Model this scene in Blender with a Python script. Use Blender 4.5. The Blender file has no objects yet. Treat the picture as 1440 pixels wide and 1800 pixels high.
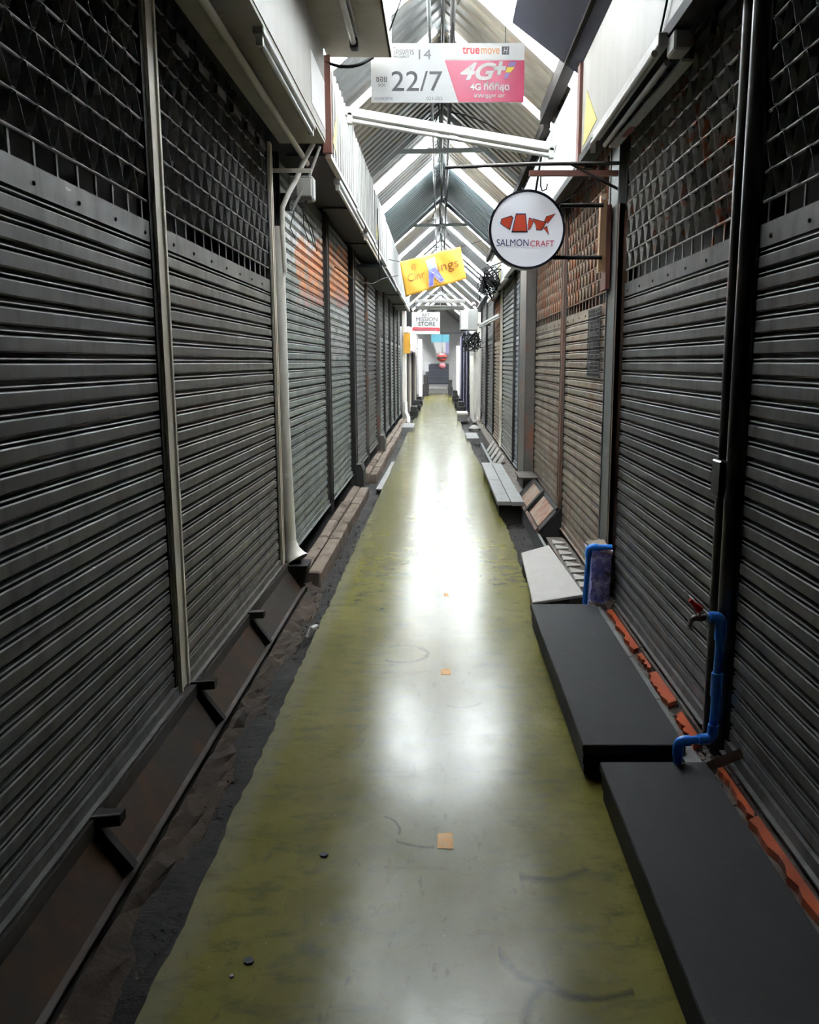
import bpy, bmesh, math, random
from mathutils import Vector, Matrix
random.seed(7)
R = math.radians
S = bpy.context.scene
C = S.collection

# ------------------------------------------------------------------ camera, sky, exposure
CAM_H = 1.6
F_PX = 1500.0
cam_data = bpy.data.cameras.new('camera')
cam = bpy.data.objects.new('camera', cam_data)
C.objects.link(cam)
cam.location = (0, 0, CAM_H)
cam.rotation_euler = (R(90) - math.atan(263 / F_PX), 0, 0)
cam_data.sensor_fit = 'VERTICAL'
cam_data.sensor_height = 24.0
cam_data.lens = 24.0 * F_PX / 1800.0
cam_data.shift_x = -54.0 / 1800.0
cam_data.clip_start = 0.05
cam_data.clip_end = 300
S.camera = cam

world = bpy.data.worlds.new('overcast_sky')
S.world = world
world.use_nodes = True
wn = world.node_tree
wn.nodes['Background'].inputs['Color'].default_value = (0.98, 0.985, 1.0, 1)
wn.nodes['Background'].inputs['Strength'].default_value = 40.0

S.view_settings.view_transform = 'Standard'
S.view_settings.look = 'None'
S.view_settings.gamma = 1.0
S.view_settings.use_curve_mapping = False
S.view_settings.exposure = 0.98
S.cycles.max_bounces = 8
S.cycles.diffuse_bounces = 5
S.cycles.glossy_bounces = 4
S.cycles.transparent_max_bounces = 12
S.cycles.sample_clamp_indirect = 8.0
S.cycles.use_denoising = True

# ------------------------------------------------------------------ helpers
class MB:
    def __init__(s):
        s.v = []; s.f = []; s.m = []; s.cm = 0
    def add(s, vs, fs):
        b = len(s.v)
        s.v += [tuple(p) for p in vs]
        for f in fs:
            s.f.append([b + i for i in f]); s.m.append(s.cm)
        return s
    def box(s, x0, x1, y0, y1, z0, z1):
        x0, x1 = min(x0, x1), max(x0, x1)
        y0, y1 = min(y0, y1), max(y0, y1)
        z0, z1 = min(z0, z1), max(z0, z1)
        return s.add([(x0,y0,z0),(x1,y0,z0),(x1,y1,z0),(x0,y1,z0),(x0,y0,z1),(x1,y0,z1),(x1,y1,z1),(x0,y1,z1)],
                     [(3,2,1,0),(4,5,6,7),(0,1,5,4),(1,2,6,5),(2,3,7,6),(3,0,4,7)])
    def hexa(s, p):
        # 8 points: bottom 4 (ccw from above), top 4
        return s.add(p, [(3,2,1,0),(4,5,6,7),(0,1,5,4),(1,2,6,5),(2,3,7,6),(3,0,4,7)])
    def bar(s, a, b, w, h, up=(0,0,1)):
        a = Vector(a); b = Vector(b); d = (b - a).normalized(); u = Vector(up)
        if abs(d.dot(u)) > .98: u = Vector((1,0,0))
        x = d.cross(u).normalized(); y = x.cross(d).normalized()
        q = []
        for p in (a, b):
            for i, j in ((-1,-1),(1,-1),(1,1),(-1,1)):
                q.append(p + x * i * w / 2 + y * j * h / 2)
        return s.add(q, [(0,1,2,3),(7,6,5,4),(0,4,5,1),(1,5,6,2),(2,6,7,3),(3,7,4,0)])
    def tube(s, pts, r, n=10, cap=True):
        pts = [Vector(p) for p in pts]
        rs = r if isinstance(r, (list, tuple)) else [r] * len(pts)
        b = len(s.v); prev = None
        for i, p in enumerate(pts):
            if i == 0: d = pts[1] - p
            elif i == len(pts) - 1: d = p - pts[i-1]
            else: d = (pts[i+1] - p).normalized() + (p - pts[i-1]).normalized()
            d.normalize()
            if prev is None:
                u = Vector((0,0,1)) if abs(d.z) < .9 else Vector((1,0,0))
                x = d.cross(u).normalized()
            else:
                x = (prev - d * prev.dot(d)).normalized()
            prev = x; y = d.cross(x)
            for k in range(n):
                a = 2 * math.pi * k / n
                s.v.append(tuple(p + (x * math.cos(a) + y * math.sin(a)) * rs[i]))
        for i in range(len(pts) - 1):
            for k in range(n):
                k2 = (k + 1) % n
                s.f.append([b+i*n+k, b+i*n+k2, b+(i+1)*n+k2, b+(i+1)*n+k]); s.m.append(s.cm)
        if cap:
            s.f.append([b+k for k in range(n)][::-1]); s.m.append(s.cm)
            e = b + (len(pts)-1) * n
            s.f.append([e+k for k in range(n)]); s.m.append(s.cm)
        return s
    def prism(s, poly, axis, a, b):
        # extrude a 2-D polygon along axis ('x','y','z') from a to b
        n = len(poly)
        def P(u, v, t):
            return {'x': (t,u,v), 'y': (u,t,v), 'z': (u,v,t)}[axis]
        vs = [P(u,v,a) for u, v in poly] + [P(u,v,b) for u, v in poly]
        fs = [list(range(n))[::-1], [n+i for i in range(n)]]
        fs += [[i, (i+1)%n, n+(i+1)%n, n+i] for i in range(n)]
        return s.add(vs, fs)
    def lathe(s, prof, c=(0,0,0), n=20, axis='z'):
        b = len(s.v); m = len(prof)
        for r, h in prof:
            for k in range(n):
                a = 2*math.pi*k/n
                p = (r*math.cos(a), r*math.sin(a), h)
                if axis == 'y': p = (p[0], p[2], p[1])
                if axis == 'x': p = (p[2], p[0], p[1])
                s.v.append((p[0]+c[0], p[1]+c[1], p[2]+c[2]))
        for i in range(m-1):
            for k in range(n):
                s.f.append([b+i*n+k, b+i*n+(k+1)%n, b+(i+1)*n+(k+1)%n, b+(i+1)*n+k]); s.m.append(s.cm)
        s.f.append([b+k for k in range(n)][::-1]); s.m.append(s.cm)
        s.f.append([b+(m-1)*n+k for k in range(n)]); s.m.append(s.cm)
        return s
    def mesh(s, name, mats, smooth=False, bevel=0):
        me = bpy.data.meshes.new(name)
        me.from_pydata(s.v, [], s.f)
        bm = bmesh.new(); bm.from_mesh(me)
        for i, f in enumerate(bm.faces): f.material_index = s.m[i]
        if bevel:
            bmesh.ops.bevel(bm, geom=[e for e in bm.edges], offset=bevel, segments=1, affect='EDGES', profile=.5)
        bmesh.ops.recalc_face_normals(bm, faces=bm.faces)
        bm.to_mesh(me); bm.free()
        for m in (mats if isinstance(mats, (list, tuple)) else [mats]): me.materials.append(m)
        if smooth:
            me.shade_smooth()
            try: me.set_sharp_from_angle(angle=R(40))
            except Exception: pass
        return me

def place(name, me, parent=None, loc=(0,0,0), rot=(0,0,0)):
    o = bpy.data.objects.new(name, me); C.objects.link(o)
    o.location = loc; o.rotation_euler = rot
    if parent is not None: o.parent = parent
    return o
def part(name, mb, mats, parent, loc=(0,0,0), rot=(0,0,0), smooth=False, bevel=0, label=None, stuff=False):
    o = place(name, mb.mesh(name, mats, smooth, bevel), parent, loc, rot)
    if label: o['label'] = label
    if stuff: o['kind'] = 'stuff'
    return o
def tag(o, label, cat, group=None):
    o['label'] = label; o['category'] = cat
    if group: o['group'] = group
    return o
def thing(name, label, cat, loc=(0,0,0), group=None, rot=(0,0,0)):
    o = place(name, None, None, loc, rot)
    return tag(o, label, cat, group)
def struct(name, mb=None, mats=None, loc=(0,0,0), **k):
    o = place(name, mb.mesh(name, mats, **k) if mb else None, None, loc)
    o['kind'] = 'structure'
    return o
def single(name, mb, mats, label, cat, loc=(0,0,0), rot=(0,0,0), group=None, **k):
    return tag(place(name, mb.mesh(name, mats, **k), None, loc, rot), label, cat, group)

ORD = ['first','second','third','fourth','fifth','sixth','seventh','eighth','ninth']

# ------------------------------------------------------------------ materials
def nn(nt, t, **kw):
    n = nt.nodes.new(t)
    for k, v in kw.items():
        if hasattr(n, k): setattr(n, k, v)
        else: n.inputs[k].default_value = v
    return n
def math_node(nt, op, a, b=None, clamp=False):
    n = nt.nodes.new('ShaderNodeMath'); n.operation = op; n.use_clamp = clamp
    for i, x in enumerate((a, b)):
        if x is None: continue
        if isinstance(x, (int, float)): n.inputs[i].default_value = x
        else: nt.links.new(x, n.inputs[i])
    return n.outputs[0]
def ramp(nt, fac, lo, hi, c0=(0,0,0,1), c1=(1,1,1,1)):
    n = nt.nodes.new('ShaderNodeValToRGB')
    n.color_ramp.elements[0].position = lo; n.color_ramp.elements[1].position = hi
    n.color_ramp.elements[0].color = c0; n.color_ramp.elements[1].color = c1
    nt.links.new(fac, n.inputs[0])
    return n.outputs[0]
def mix(nt, fac, a, b):
    n = nt.nodes.new('ShaderNodeMix'); n.data_type = 'RGBA'
    for s, x in ((n.inputs['Factor'], fac), (n.inputs['A'], a), (n.inputs['B'], b)):
        if isinstance(x, (int, float)): s.default_value = x
        elif isinstance(x, (tuple, list)): s.default_value = (*x[:3], 1)
        else: nt.links.new(x, s)
    return n.outputs['Result']
def noise(nt, vec, scale, detail=4, rough=.6, stretch=None):
    if stretch:
        mp = nt.nodes.new('ShaderNodeMapping'); mp.inputs['Scale'].default_value = stretch
        nt.links.new(vec, mp.inputs['Vector']); vec = mp.outputs[0]
    n = nt.nodes.new('ShaderNodeTexNoise')
    n.inputs['Scale'].default_value = scale; n.inputs['Detail'].default_value = detail
    n.inputs['Roughness'].default_value = rough
    nt.links.new(vec, n.inputs['Vector'])
    return n.outputs['Fac']
def base_mat(name):
    m = bpy.data.materials.new(name); m.use_nodes = True
    nt = m.node_tree; b = nt.nodes['Principled BSDF']
    g = nt.nodes.new('ShaderNodeNewGeometry')
    return m, nt, b, g.outputs['Position']
def mat(name, c1, c2=None, rough=.6, metal=0.0, scale=6, stretch=None, lo=.35, hi=.7, bump=0, bscale=40, c3=None, s3=2.5, lo3=.55, hi3=.7, spec=None, emit=0, rand=0):
    m, nt, b, pos = base_mat(name)
    col = c1
    if c2: col = mix(nt, ramp(nt, noise(nt, pos, scale, 5, .65, stretch), lo, hi), c1, c2)
    if c3: col = mix(nt, ramp(nt, noise(nt, pos, s3, 6, .7), lo3, hi3), col, c3)
    if rand:
        oi = nt.nodes.new('ShaderNodeObjectInfo')
        v = math_node(nt, 'ADD', math_node(nt, 'MULTIPLY', oi.outputs['Random'], 2*rand), 1 - rand)
        h = nt.nodes.new('ShaderNodeHueSaturation')
        nt.links.new(v, h.inputs['Value'])
        if isinstance(col, tuple): h.inputs['Color'].default_value = (*col[:3], 1)
        else: nt.links.new(col, h.inputs['Color'])
        col = h.outputs[0]
    if isinstance(col, tuple): b.inputs['Base Color'].default_value = (*col[:3], 1)
    else: nt.links.new(col, b.inputs['Base Color'])
    b.inputs['Roughness'].default_value = rough
    b.inputs['Metallic'].default_value = metal
    if spec is not None: b.inputs['Specular IOR Level'].default_value = spec
    if bump:
        bn = nt.nodes.new('ShaderNodeBump'); bn.inputs['Strength'].default_value = bump; bn.inputs['Distance'].default_value = .01
        nt.links.new(noise(nt, pos, bscale, 5, .7), bn.inputs['Height'])
        nt.links.new(bn.outputs[0], b.inputs['Normal'])
    if emit:
        b.inputs['Emission Color'].default_value = (*c1[:3], 1); b.inputs['Emission Strength'].default_value = emit
    return m

def shutter_mat(name, c1, c2, rust, rust_amt=.62, rough=.5, metal=.2, graffiti=False):
    m, nt, b, pos = base_mat(name)
    col = mix(nt, ramp(nt, noise(nt, pos, 3.0, 5, .65, (1,.5,2.5)), .3, .7), c1, c2)
    # vertical dirt runs
    col = mix(nt, ramp(nt, noise(nt, pos, 14, 3, .6, (1,1,.12)), .48, .8), col, tuple(x*.45 for x in c1))
    # rust blooms
    col = mix(nt, ramp(nt, noise(nt, pos, 2.2, 7, .75), rust_amt, rust_amt+.18), col, rust)
    # pale scratches and paint flecks
    col = mix(nt, ramp(nt, noise(nt, pos, 22, 2, .5, (1,.6,1.6)), .76, .79), col, (.30,.30,.29))
    if graffiti:
        sep = nt.nodes.new('ShaderNodeSeparateXYZ'); nt.links.new(pos, sep.inputs[0])
        Y, Z = sep.outputs[1], sep.outputs[2]
        wob = math_node(nt, 'MULTIPLY', math_node(nt, 'SUBTRACT', noise(nt, pos, 2.6, 4, .7), .5), .55)
        Zw = math_node(nt, 'ADD', Z, wob)
        Yr = math_node(nt, 'SUBTRACT', Y, 7.1)
        Yn = math_node(nt, 'ADD', Y, math_node(nt, 'MULTIPLY', math_node(nt, 'SUBTRACT', noise(nt, pos, 3.3, 4, .7, (1,.3,1.5)), .5), 1.4))
        def band(a, sa, bb, sb, y0, y1):
            lo_ = math_node(nt, 'ADD', math_node(nt, 'MULTIPLY', Yr, sa), a)
            hi_ = math_node(nt, 'ADD', math_node(nt, 'MULTIPLY', Yr, sb), bb)
            f = math_node(nt, 'MULTIPLY', math_node(nt, 'GREATER_THAN', Zw, lo_), math_node(nt, 'LESS_THAN', Zw, hi_))
            return math_node(nt, 'MULTIPLY', f, math_node(nt, 'MULTIPLY', math_node(nt, 'GREATER_THAN', Yn, y0), math_node(nt, 'LESS_THAN', Yn, y1 + .3)))
        def lay(f, k, c, patch=None):
            global_col = math_node(nt, 'MULTIPLY', f, k)
            if patch: global_col = math_node(nt, 'MULTIPLY', global_col, ramp(nt, noise(nt, pos, patch, 4, .7), .38, .5))
            return mix(nt, global_col, col, c)
        col = lay(band(2.02, .05, 2.45, .1, 6.3, 10.8), .55, (.24,.27,.25), 3.5)
        col = lay(band(2.40, .10, 2.74, .05, 6.3, 8.1), .95, (.5,.51,.5), 5)
        col = lay(band(2.17, .05, 2.52, .13, 6.95, 10.7), .92, (.56,.20,.055), 4.5)
        col = lay(band(2.08, .05, 2.20, .06, 6.8, 10.7), .8, (.40,.20,.16), 5)
        col = lay(band(1.62, .02, 2.12, .04, 8.7, 10.7), .8, (.42,.43,.43), 8)
    oi = nt.nodes.new('ShaderNodeObjectInfo')
    h = nt.nodes.new('ShaderNodeHueSaturation')
    nt.links.new(math_node(nt, 'ADD', math_node(nt, 'MULTIPLY', oi.outputs['Random'], .3), .85), h.inputs['Value'])
    nt.links.new(col, h.inputs['Color'])
    nt.links.new(h.outputs[0], b.inputs['Base Color'])
    nt.links.new(ramp(nt, noise(nt, pos, 5, 4, .6), .3, .8, (rough-.08,)*3+(1,), (rough+.2,)*3+(1,)), b.inputs['Roughness'])
    b.inputs['Metallic'].default_value = metal
    return m

M = {}
M['sh_grey'] = shutter_mat('shutter_grey', (0.0807,0.0807,0.0807), (0.1158,0.114,0.1103), (0.07392,0.05236,0.03696), .66)
M['sh_warm'] = shutter_mat('shutter_warm_grey', (0.09835,0.09169,0.08197), (0.1233,0.1147,0.1026), (0.08501,0.04554,0.02732), .54)
M['sh_green'] = shutter_mat('shutter_greenish', (0.1302,0.1476,0.1392), (0.174,0.1872,0.174), (0.072,0.06,0.048), .70, graffiti=True)
M['sh_dark'] = shutter_mat('shutter_dark', (0.07812,0.07812,0.07812), (0.1094,0.1055,0.1015), (0.06696,0.04743,0.03348), .64)
M['sh_rust'] = shutter_mat('shutter_rusty', (0.1593,0.1296,0.1004), (0.2009,0.1674,0.1296), (0.124,0.0527,0.0248), .50, rough=.5)
M['sh_blue'] = shutter_mat('shutter_bluish', (0.1507,0.1674,0.1965), (0.2263,0.243,0.2678), (0.093,0.0806,0.0744), .72)
M['sh_pale'] = shutter_mat('shutter_pale', (0.221,0.221,0.2081), (0.2808,0.2761,0.255), (0.1496,0.0952,0.0612), .62)
M['sh_orange'] = shutter_mat('shutter_orange_worn', (0.234,0.2184,0.1872), (0.2652,0.1716,0.1014), (0.234,0.1105,0.0455), .52)
M['lat_grey'] = mat('grille_grey', (0.1575,0.1575,0.1575), (0.2677,0.26,0.252), rough=.6, metal=.1, scale=8)
M['lat_rust'] = mat('grille_part_rusty', (0.3633,0.3505,0.3392), (0.4845,0.4604,0.4361), rough=.6, metal=.1, scale=8, c3=(0.399,0.1283,0.06413), s3=5, lo3=.56, hi3=.62)
M['lat_brown'] = mat('grille_brown', (0.2122,0.1498,0.1123), (0.1498,0.1066,0.0816), rough=.6, metal=.1, scale=8, c3=(0.24,0.0864,0.0384), s3=5, lo3=.5, hi3=.6)
M['cream'] = mat('cream_paint', (0.9,0.8418,0.7564), (0.732,0.6588,0.5612), rough=.45, scale=3, stretch=(1,1,.25), c3=(0.2684,0.1586,0.0854), s3=3, lo3=.66, hi3=.74)
M['white_pvc'] = mat('dirty_white_pvc', (0.88,0.847,0.803), (0.726,0.682,0.627), rough=.4, scale=4, stretch=(1,1,.2), c3=(0.275,0.198,0.132), s3=3, lo3=.68, hi3=.74)
M['black_steel'] = mat('black_gloss_paint', (0.0084,0.0084,0.0091), (0.021,0.021,0.021), rough=.28, scale=6, c3=(0.063,0.035,0.0245), s3=4, lo3=.7, hi3=.75)
M['grey_steel'] = mat('grey_paint_steel', (0.0845,0.091,0.091), (0.117,0.1202,0.117), rough=.5, scale=4, c3=(0.221,0.208,0.195), s3=4, lo3=.64, hi3=.68)
M['brown_steel'] = mat('brown_paint_steel', (0.0868,0.0744,0.0682), (0.0558,0.0527,0.0496), rough=.5, scale=3, c3=(0.1364,0.0465,0.0248), s3=2.5, lo3=.55, hi3=.65)
M['rust_steel'] = mat('rusty_steel', (0.096,0.044,0.028), (0.056,0.036,0.028), rough=.65, scale=6)
M['dark_steel'] = mat('dark_steel', (0.01925,0.01925,0.02035), (0.03025,0.0275,0.02475), rough=.7, scale=6, spec=.15)
M['fascia'] = mat('white_fascia_board', (0.2856,0.2856,0.2818), (0.218,0.218,0.2142), rough=.55, scale=5, stretch=(1,3,.3), c3=(0.1241,0.1127,0.09769), s3=3, lo3=.63, hi3=.72)
M['fascia_warm'] = mat('cream_fascia_board', (0.2836,0.2721,0.2452), (0.2452,0.2299,0.1993), rough=.5, scale=3, stretch=(1,2,.4), c3=(0.138,0.1188,0.09197), s3=2, lo3=.62, hi3=.75)
M['box_under'] = mat('canopy_underside', (0.459,0.4284,0.3672), (0.3366,0.306,0.2601), rough=.6, scale=2, c3=(0.2601,0.1836,0.1224), s3=2, lo3=.6, hi3=.75)
M['soffit'] = mat('dark_soffit', (0.025,0.0275,0.031), (0.0375,0.04,0.045), rough=.6, scale=3, spec=.15)
M['navy'] = mat('navy_sheet', (0.0072,0.0072,0.0144), (0.0108,0.0108,0.0192), rough=.7, scale=3, spec=.15)
M['tube'] = mat('fluorescent_tube_glass', (0.525,0.532,0.518), (0.455,0.455,0.434), rough=.25, scale=4)
M['batten'] = mat('white_batten', (0.5148,0.5148,0.4992), (0.429,0.4212,0.3978), rough=.4, scale=4)
M['old_tube'] = mat('tube_unlit', (.40,.40,.37), (.28,.27,.25), rough=.3, scale=4)
M['wire'] = mat('black_cable', (.012,.012,.013), rough=.8, spec=.08)
M['dark_timber'] = mat('dark_timber', (.016,.015,.015), (.026,.022,.02), rough=.9, scale=8, stretch=(1,.2,1), spec=.03)
M['wall'] = mat('shop_wall', (0.05,0.05,0.05), (0.035,0.035,0.035), rough=.8, scale=3, spec=.15)
M['upper_wall'] = mat('upper_wall', (0.08,0.0775,0.075), (0.05,0.05,0.05), rough=.8, scale=2)
M['roof'] = mat('roof_sheet_grey', (0.1275,0.1318,0.1318), (0.0935,0.09563,0.0935), rough=.5, metal=.2, scale=2.5, stretch=(1,1,1), c3=(0.1105,0.08925,0.0595), s3=1.3, lo3=.54, hi3=.7)
M['roof_warm'] = mat('roof_sheet_rusty', (0.1148,0.09987,0.07225), (0.085,0.07225,0.05525), rough=.55, metal=.1, scale=3, c3=(0.0935,0.05525,0.02975), s3=2.5, lo3=.55, hi3=.7)
M['roof_teal'] = mat('roof_sheet_teal', (0.08,0.11,0.12), (0.11,0.13,0.135), rough=.5, metal=.1, scale=3)
M['truss'] = mat('truss_green_grey', (0.204,0.222,0.216), (0.156,0.168,0.162), rough=.5, scale=5, c3=(0.12,0.072,0.048), s3=5, lo3=.68, hi3=.75)
M['dirt'] = mat('gutter_dirt', (0.0099,0.00935,0.00935), (0.022,0.01925,0.0176), rough=.75, scale=9, bump=1, bscale=30, c3=(0.04125,0.033,0.0275), s3=14, lo3=.6, hi3=.7, spec=.15)
M['kerb_dirt'] = mat('earthy_kerb', (0.04216,0.02728,0.0186), (0.01984,0.01488,0.0124), rough=.8, scale=6, bump=1, bscale=25, c3=(0.1054,0.0744,0.0527), s3=9, lo3=.58, hi3=.7, spec=.15)
M['kerb'] = mat('kerb_block', (0.198,0.1595,0.132), (0.121,0.088,0.06875), rough=.8, scale=5, bump=.7, bscale=30, c3=(0.0385,0.0275,0.022), s3=5, lo3=.58, hi3=.7, rand=.15, spec=.15)
M['rust_sheet'] = mat('rust_stained_sheet', (0.03968,0.03472,0.03038), (0.02914,0.02666,0.0248), rough=.5, scale=3, c3=(.075,.036,.02), s3=2.6, lo3=.46, hi3=.66, spec=.15)
M['sill'] = mat('worn_sill_angle', (0.0864,0.0792,0.0756), (0.0612,0.0468,0.0396), rough=.4, scale=6, metal=.2, spec=.15)
M['concrete'] = mat('ledge_concrete', (0.124,0.1147,0.1054), (0.0806,0.062,0.0527), rough=.8, scale=7, bump=.8, bscale=40, c3=(0.062,0.0341,0.0248), s3=6, lo3=.52, hi3=.68, spec=.15)
M['concrete_grey'] = mat('grey_concrete_strip', (0.156,0.1593,0.1625), (0.1105,0.1073,0.1073), rough=.75, scale=6, bump=.4, bscale=50, c3=(0.1105,0.065,0.04875), s3=4, lo3=.5, hi3=.62, rand=.15)
M['orange_tile'] = mat('orange_tile', (0.4092,0.0726,0.0231), (0.297,0.0561,0.0231), rough=.3, scale=12, rand=.1)
M['white_tile'] = mat('white_tile_piece', (0.4216,0.3968,0.372), (0.31,0.2852,0.2604), rough=.4, scale=12)
M['platform'] = mat('charcoal_mat_board', (0.0136,0.0136,0.0152), (0.0184,0.0184,0.02), rough=.62, scale=4, c3=(0.03,0.03,0.032), s3=9, lo3=.62, hi3=.75, bump=.15, bscale=120, spec=.15)
M['platform_side'] = mat('platform_side_black', (0.0072,0.0072,0.0078), (0.012,0.012,0.012), rough=.6, scale=6, spec=.15)
M['slab'] = mat('pale_cement_board', (0.3765,0.3536,0.3337), (0.3308,0.308,0.2852), rough=.65, scale=4, c3=(0.2396,0.2053,0.1711), s3=3, lo3=.7, hi3=.8)
M['bench'] = mat('grey_plank', (0.1697,0.1697,0.1697), (0.1286,0.1262,0.1234), rough=.6, scale=5, c3=(0.07013,0.06077,0.0561), s3=3, lo3=.62, hi3=.75)
M['blue_pvc'] = mat('blue_pvc', (.035,.28,1.0), (.035,.24,.9), rough=.3, scale=3)
M['brass'] = mat('dull_chrome', (.42,.40,.36), (.22,.20,.17), rough=.3, metal=.8, scale=20)
M['red_plastic'] = mat('red_plastic', (.62,.012,.015), rough=.3)
M['purple'] = mat('purple_flaking_paint', (.20,.17,.36), (.52,.48,.62), rough=.6, scale=26, lo=.45, hi=.62, bump=1, bscale=30, c3=(.16,.11,.09), s3=9, lo3=.57, hi3=.61)
M['sign_white'] = mat('sign_white', (.88,.88,.89), (.84,.84,.85), rough=.35, scale=2)
M['sign_grey'] = mat('sign_pale_grey', (.74,.75,.78), (.80,.81,.82), rough=.35, scale=2)
M['sign_pink'] = mat('sign_pink_red', (0.434,0.0217,0.0682), (0.4092,0.0434,0.1364), rough=.35, scale=2.2, lo=.3, hi=.75)
M['ink'] = mat('dark_ink', (0.033,0.033,0.042), rough=.5)
M['ink_soft'] = mat('faded_ink', (0.21,0.203,0.217), rough=.5)
M['ink_red'] = mat('red_ink', (.62,.04,.06), rough=.5)
M['ink_orange'] = mat('orange_ink', (.75,.32,.12), rough=.5)
M['ink_white'] = mat('white_ink', (.80,.78,.78), rough=.5)
M['ink_yellow'] = mat('yellow_ink', (.75,.62,.06), rough=.5)
M['ink_violet'] = mat('violet_ink', (.30,.22,.50), rough=.5)
M['ink_navy'] = mat('navy_ink', (.02,.022,.09), rough=.5)
M['lamp_face'] = mat('lightbox_face', (.80,.83,.90), rough=.35, emit=.20)
M['rim'] = mat('lightbox_rim', (.012,.013,.022), rough=.4)
M['salmon'] = mat('salmon_print', (.72,.09,.045), rough=.4, emit=.03)
M['wood'] = mat('pale_wood', (0.529,0.3335,0.1955), (0.414,0.2415,0.138), rough=.65, scale=8, stretch=(1,1,.2))
M['red_wood'] = mat('red_brown_paint', (.15,.045,.03), (.09,.035,.028), rough=.6, scale=6)
M['banner_orange'] = mat('orange_banner', (0.44,0.2035,0.01375), (0.462,0.2475,0.022), rough=.7, scale=3)
M['banner_ink'] = mat('banner_brown_ink', (0.252,0.102,0.018), rough=.7)
M['banner_blue'] = mat('banner_blue', (0.078,0.06,0.33), (0.132,0.168,0.372), rough=.7, scale=8)
M['banner_pale'] = mat('banner_pale_blue', (0.192,0.24,0.396), rough=.7)
M['banner_lilac'] = mat('banner_lilac', (0.372,0.282,0.36), rough=.7)
M['teal'] = mat('teal_cloth', (0.06,0.21,0.275), rough=.7)
M['white_cloth'] = mat('white_cloth', (0.36,0.36,0.36), rough=.7)
M['purple_cloth'] = mat('purple_panel', (0.125,0.105,0.225), (0.165,0.15,0.26), rough=.6, scale=3)
M['red_paper'] = mat('red_paper', (0.3,0.015,0.015), rough=.6)
M['pink_paper'] = mat('pink_paper', (0.36,0.1,0.125), rough=.6)
M['tape'] = mat('orange_tape', (.80,.36,.04), (.70,.42,.14), rough=.5, scale=40)
M['chip'] = mat('dark_chip', (.012,.012,.02), rough=.6)
M['yellow_print'] = mat('yellow_print', (0.468,0.39,0.065), (0.39,0.325,0.078), rough=.5, scale=20)
M['ac_grey'] = mat('grey_metal_box', (0.247,0.247,0.2405), (0.195,0.195,0.1885), rough=.5, scale=4)
M['end_blue'] = mat('slate_blue_shutter', (0.026,0.031,0.0475), (0.035,0.039,0.055), rough=.55, scale=3)
M['white_wall'] = mat('white_end_wall', (0.36,0.36,0.36), (0.31,0.31,0.305), rough=.7, scale=1)
M['brown_panel'] = mat('brown_panel', (0.08,0.055,0.0425), (0.1,0.075,0.06), rough=.6, scale=2)
M['clutter'] = mat('dark_goods', (0.0175,0.0175,0.0185), (0.035,0.0325,0.03), rough=.7, scale=8, spec=.15)
M['mesh_net'] = mat('dark_net', (.03,.03,.035), rough=.8)

def skylight_mat():
    m, nt, b, pos = base_mat('skylight_fibreglass')
    out = nt.nodes['Material Output']
    tr = nt.nodes.new('ShaderNodeBsdfTranslucent'); tr.inputs[0].default_value = (.92,.95,.95,1)
    tp = nt.nodes.new('ShaderNodeBsdfTransparent'); tp.inputs[0].default_value = (.9,.93,.93,1)
    mx = nt.nodes.new('ShaderNodeMixShader'); mx.inputs[0].default_value = .6
    nt.links.new(tr.outputs[0], mx.inputs[1]); nt.links.new(tp.outputs[0], mx.inputs[2])
    nt.links.new(mx.outputs[0], out.inputs[0]); nt.nodes.remove(b)
    return m
M['skylight'] = skylight_mat()

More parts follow.
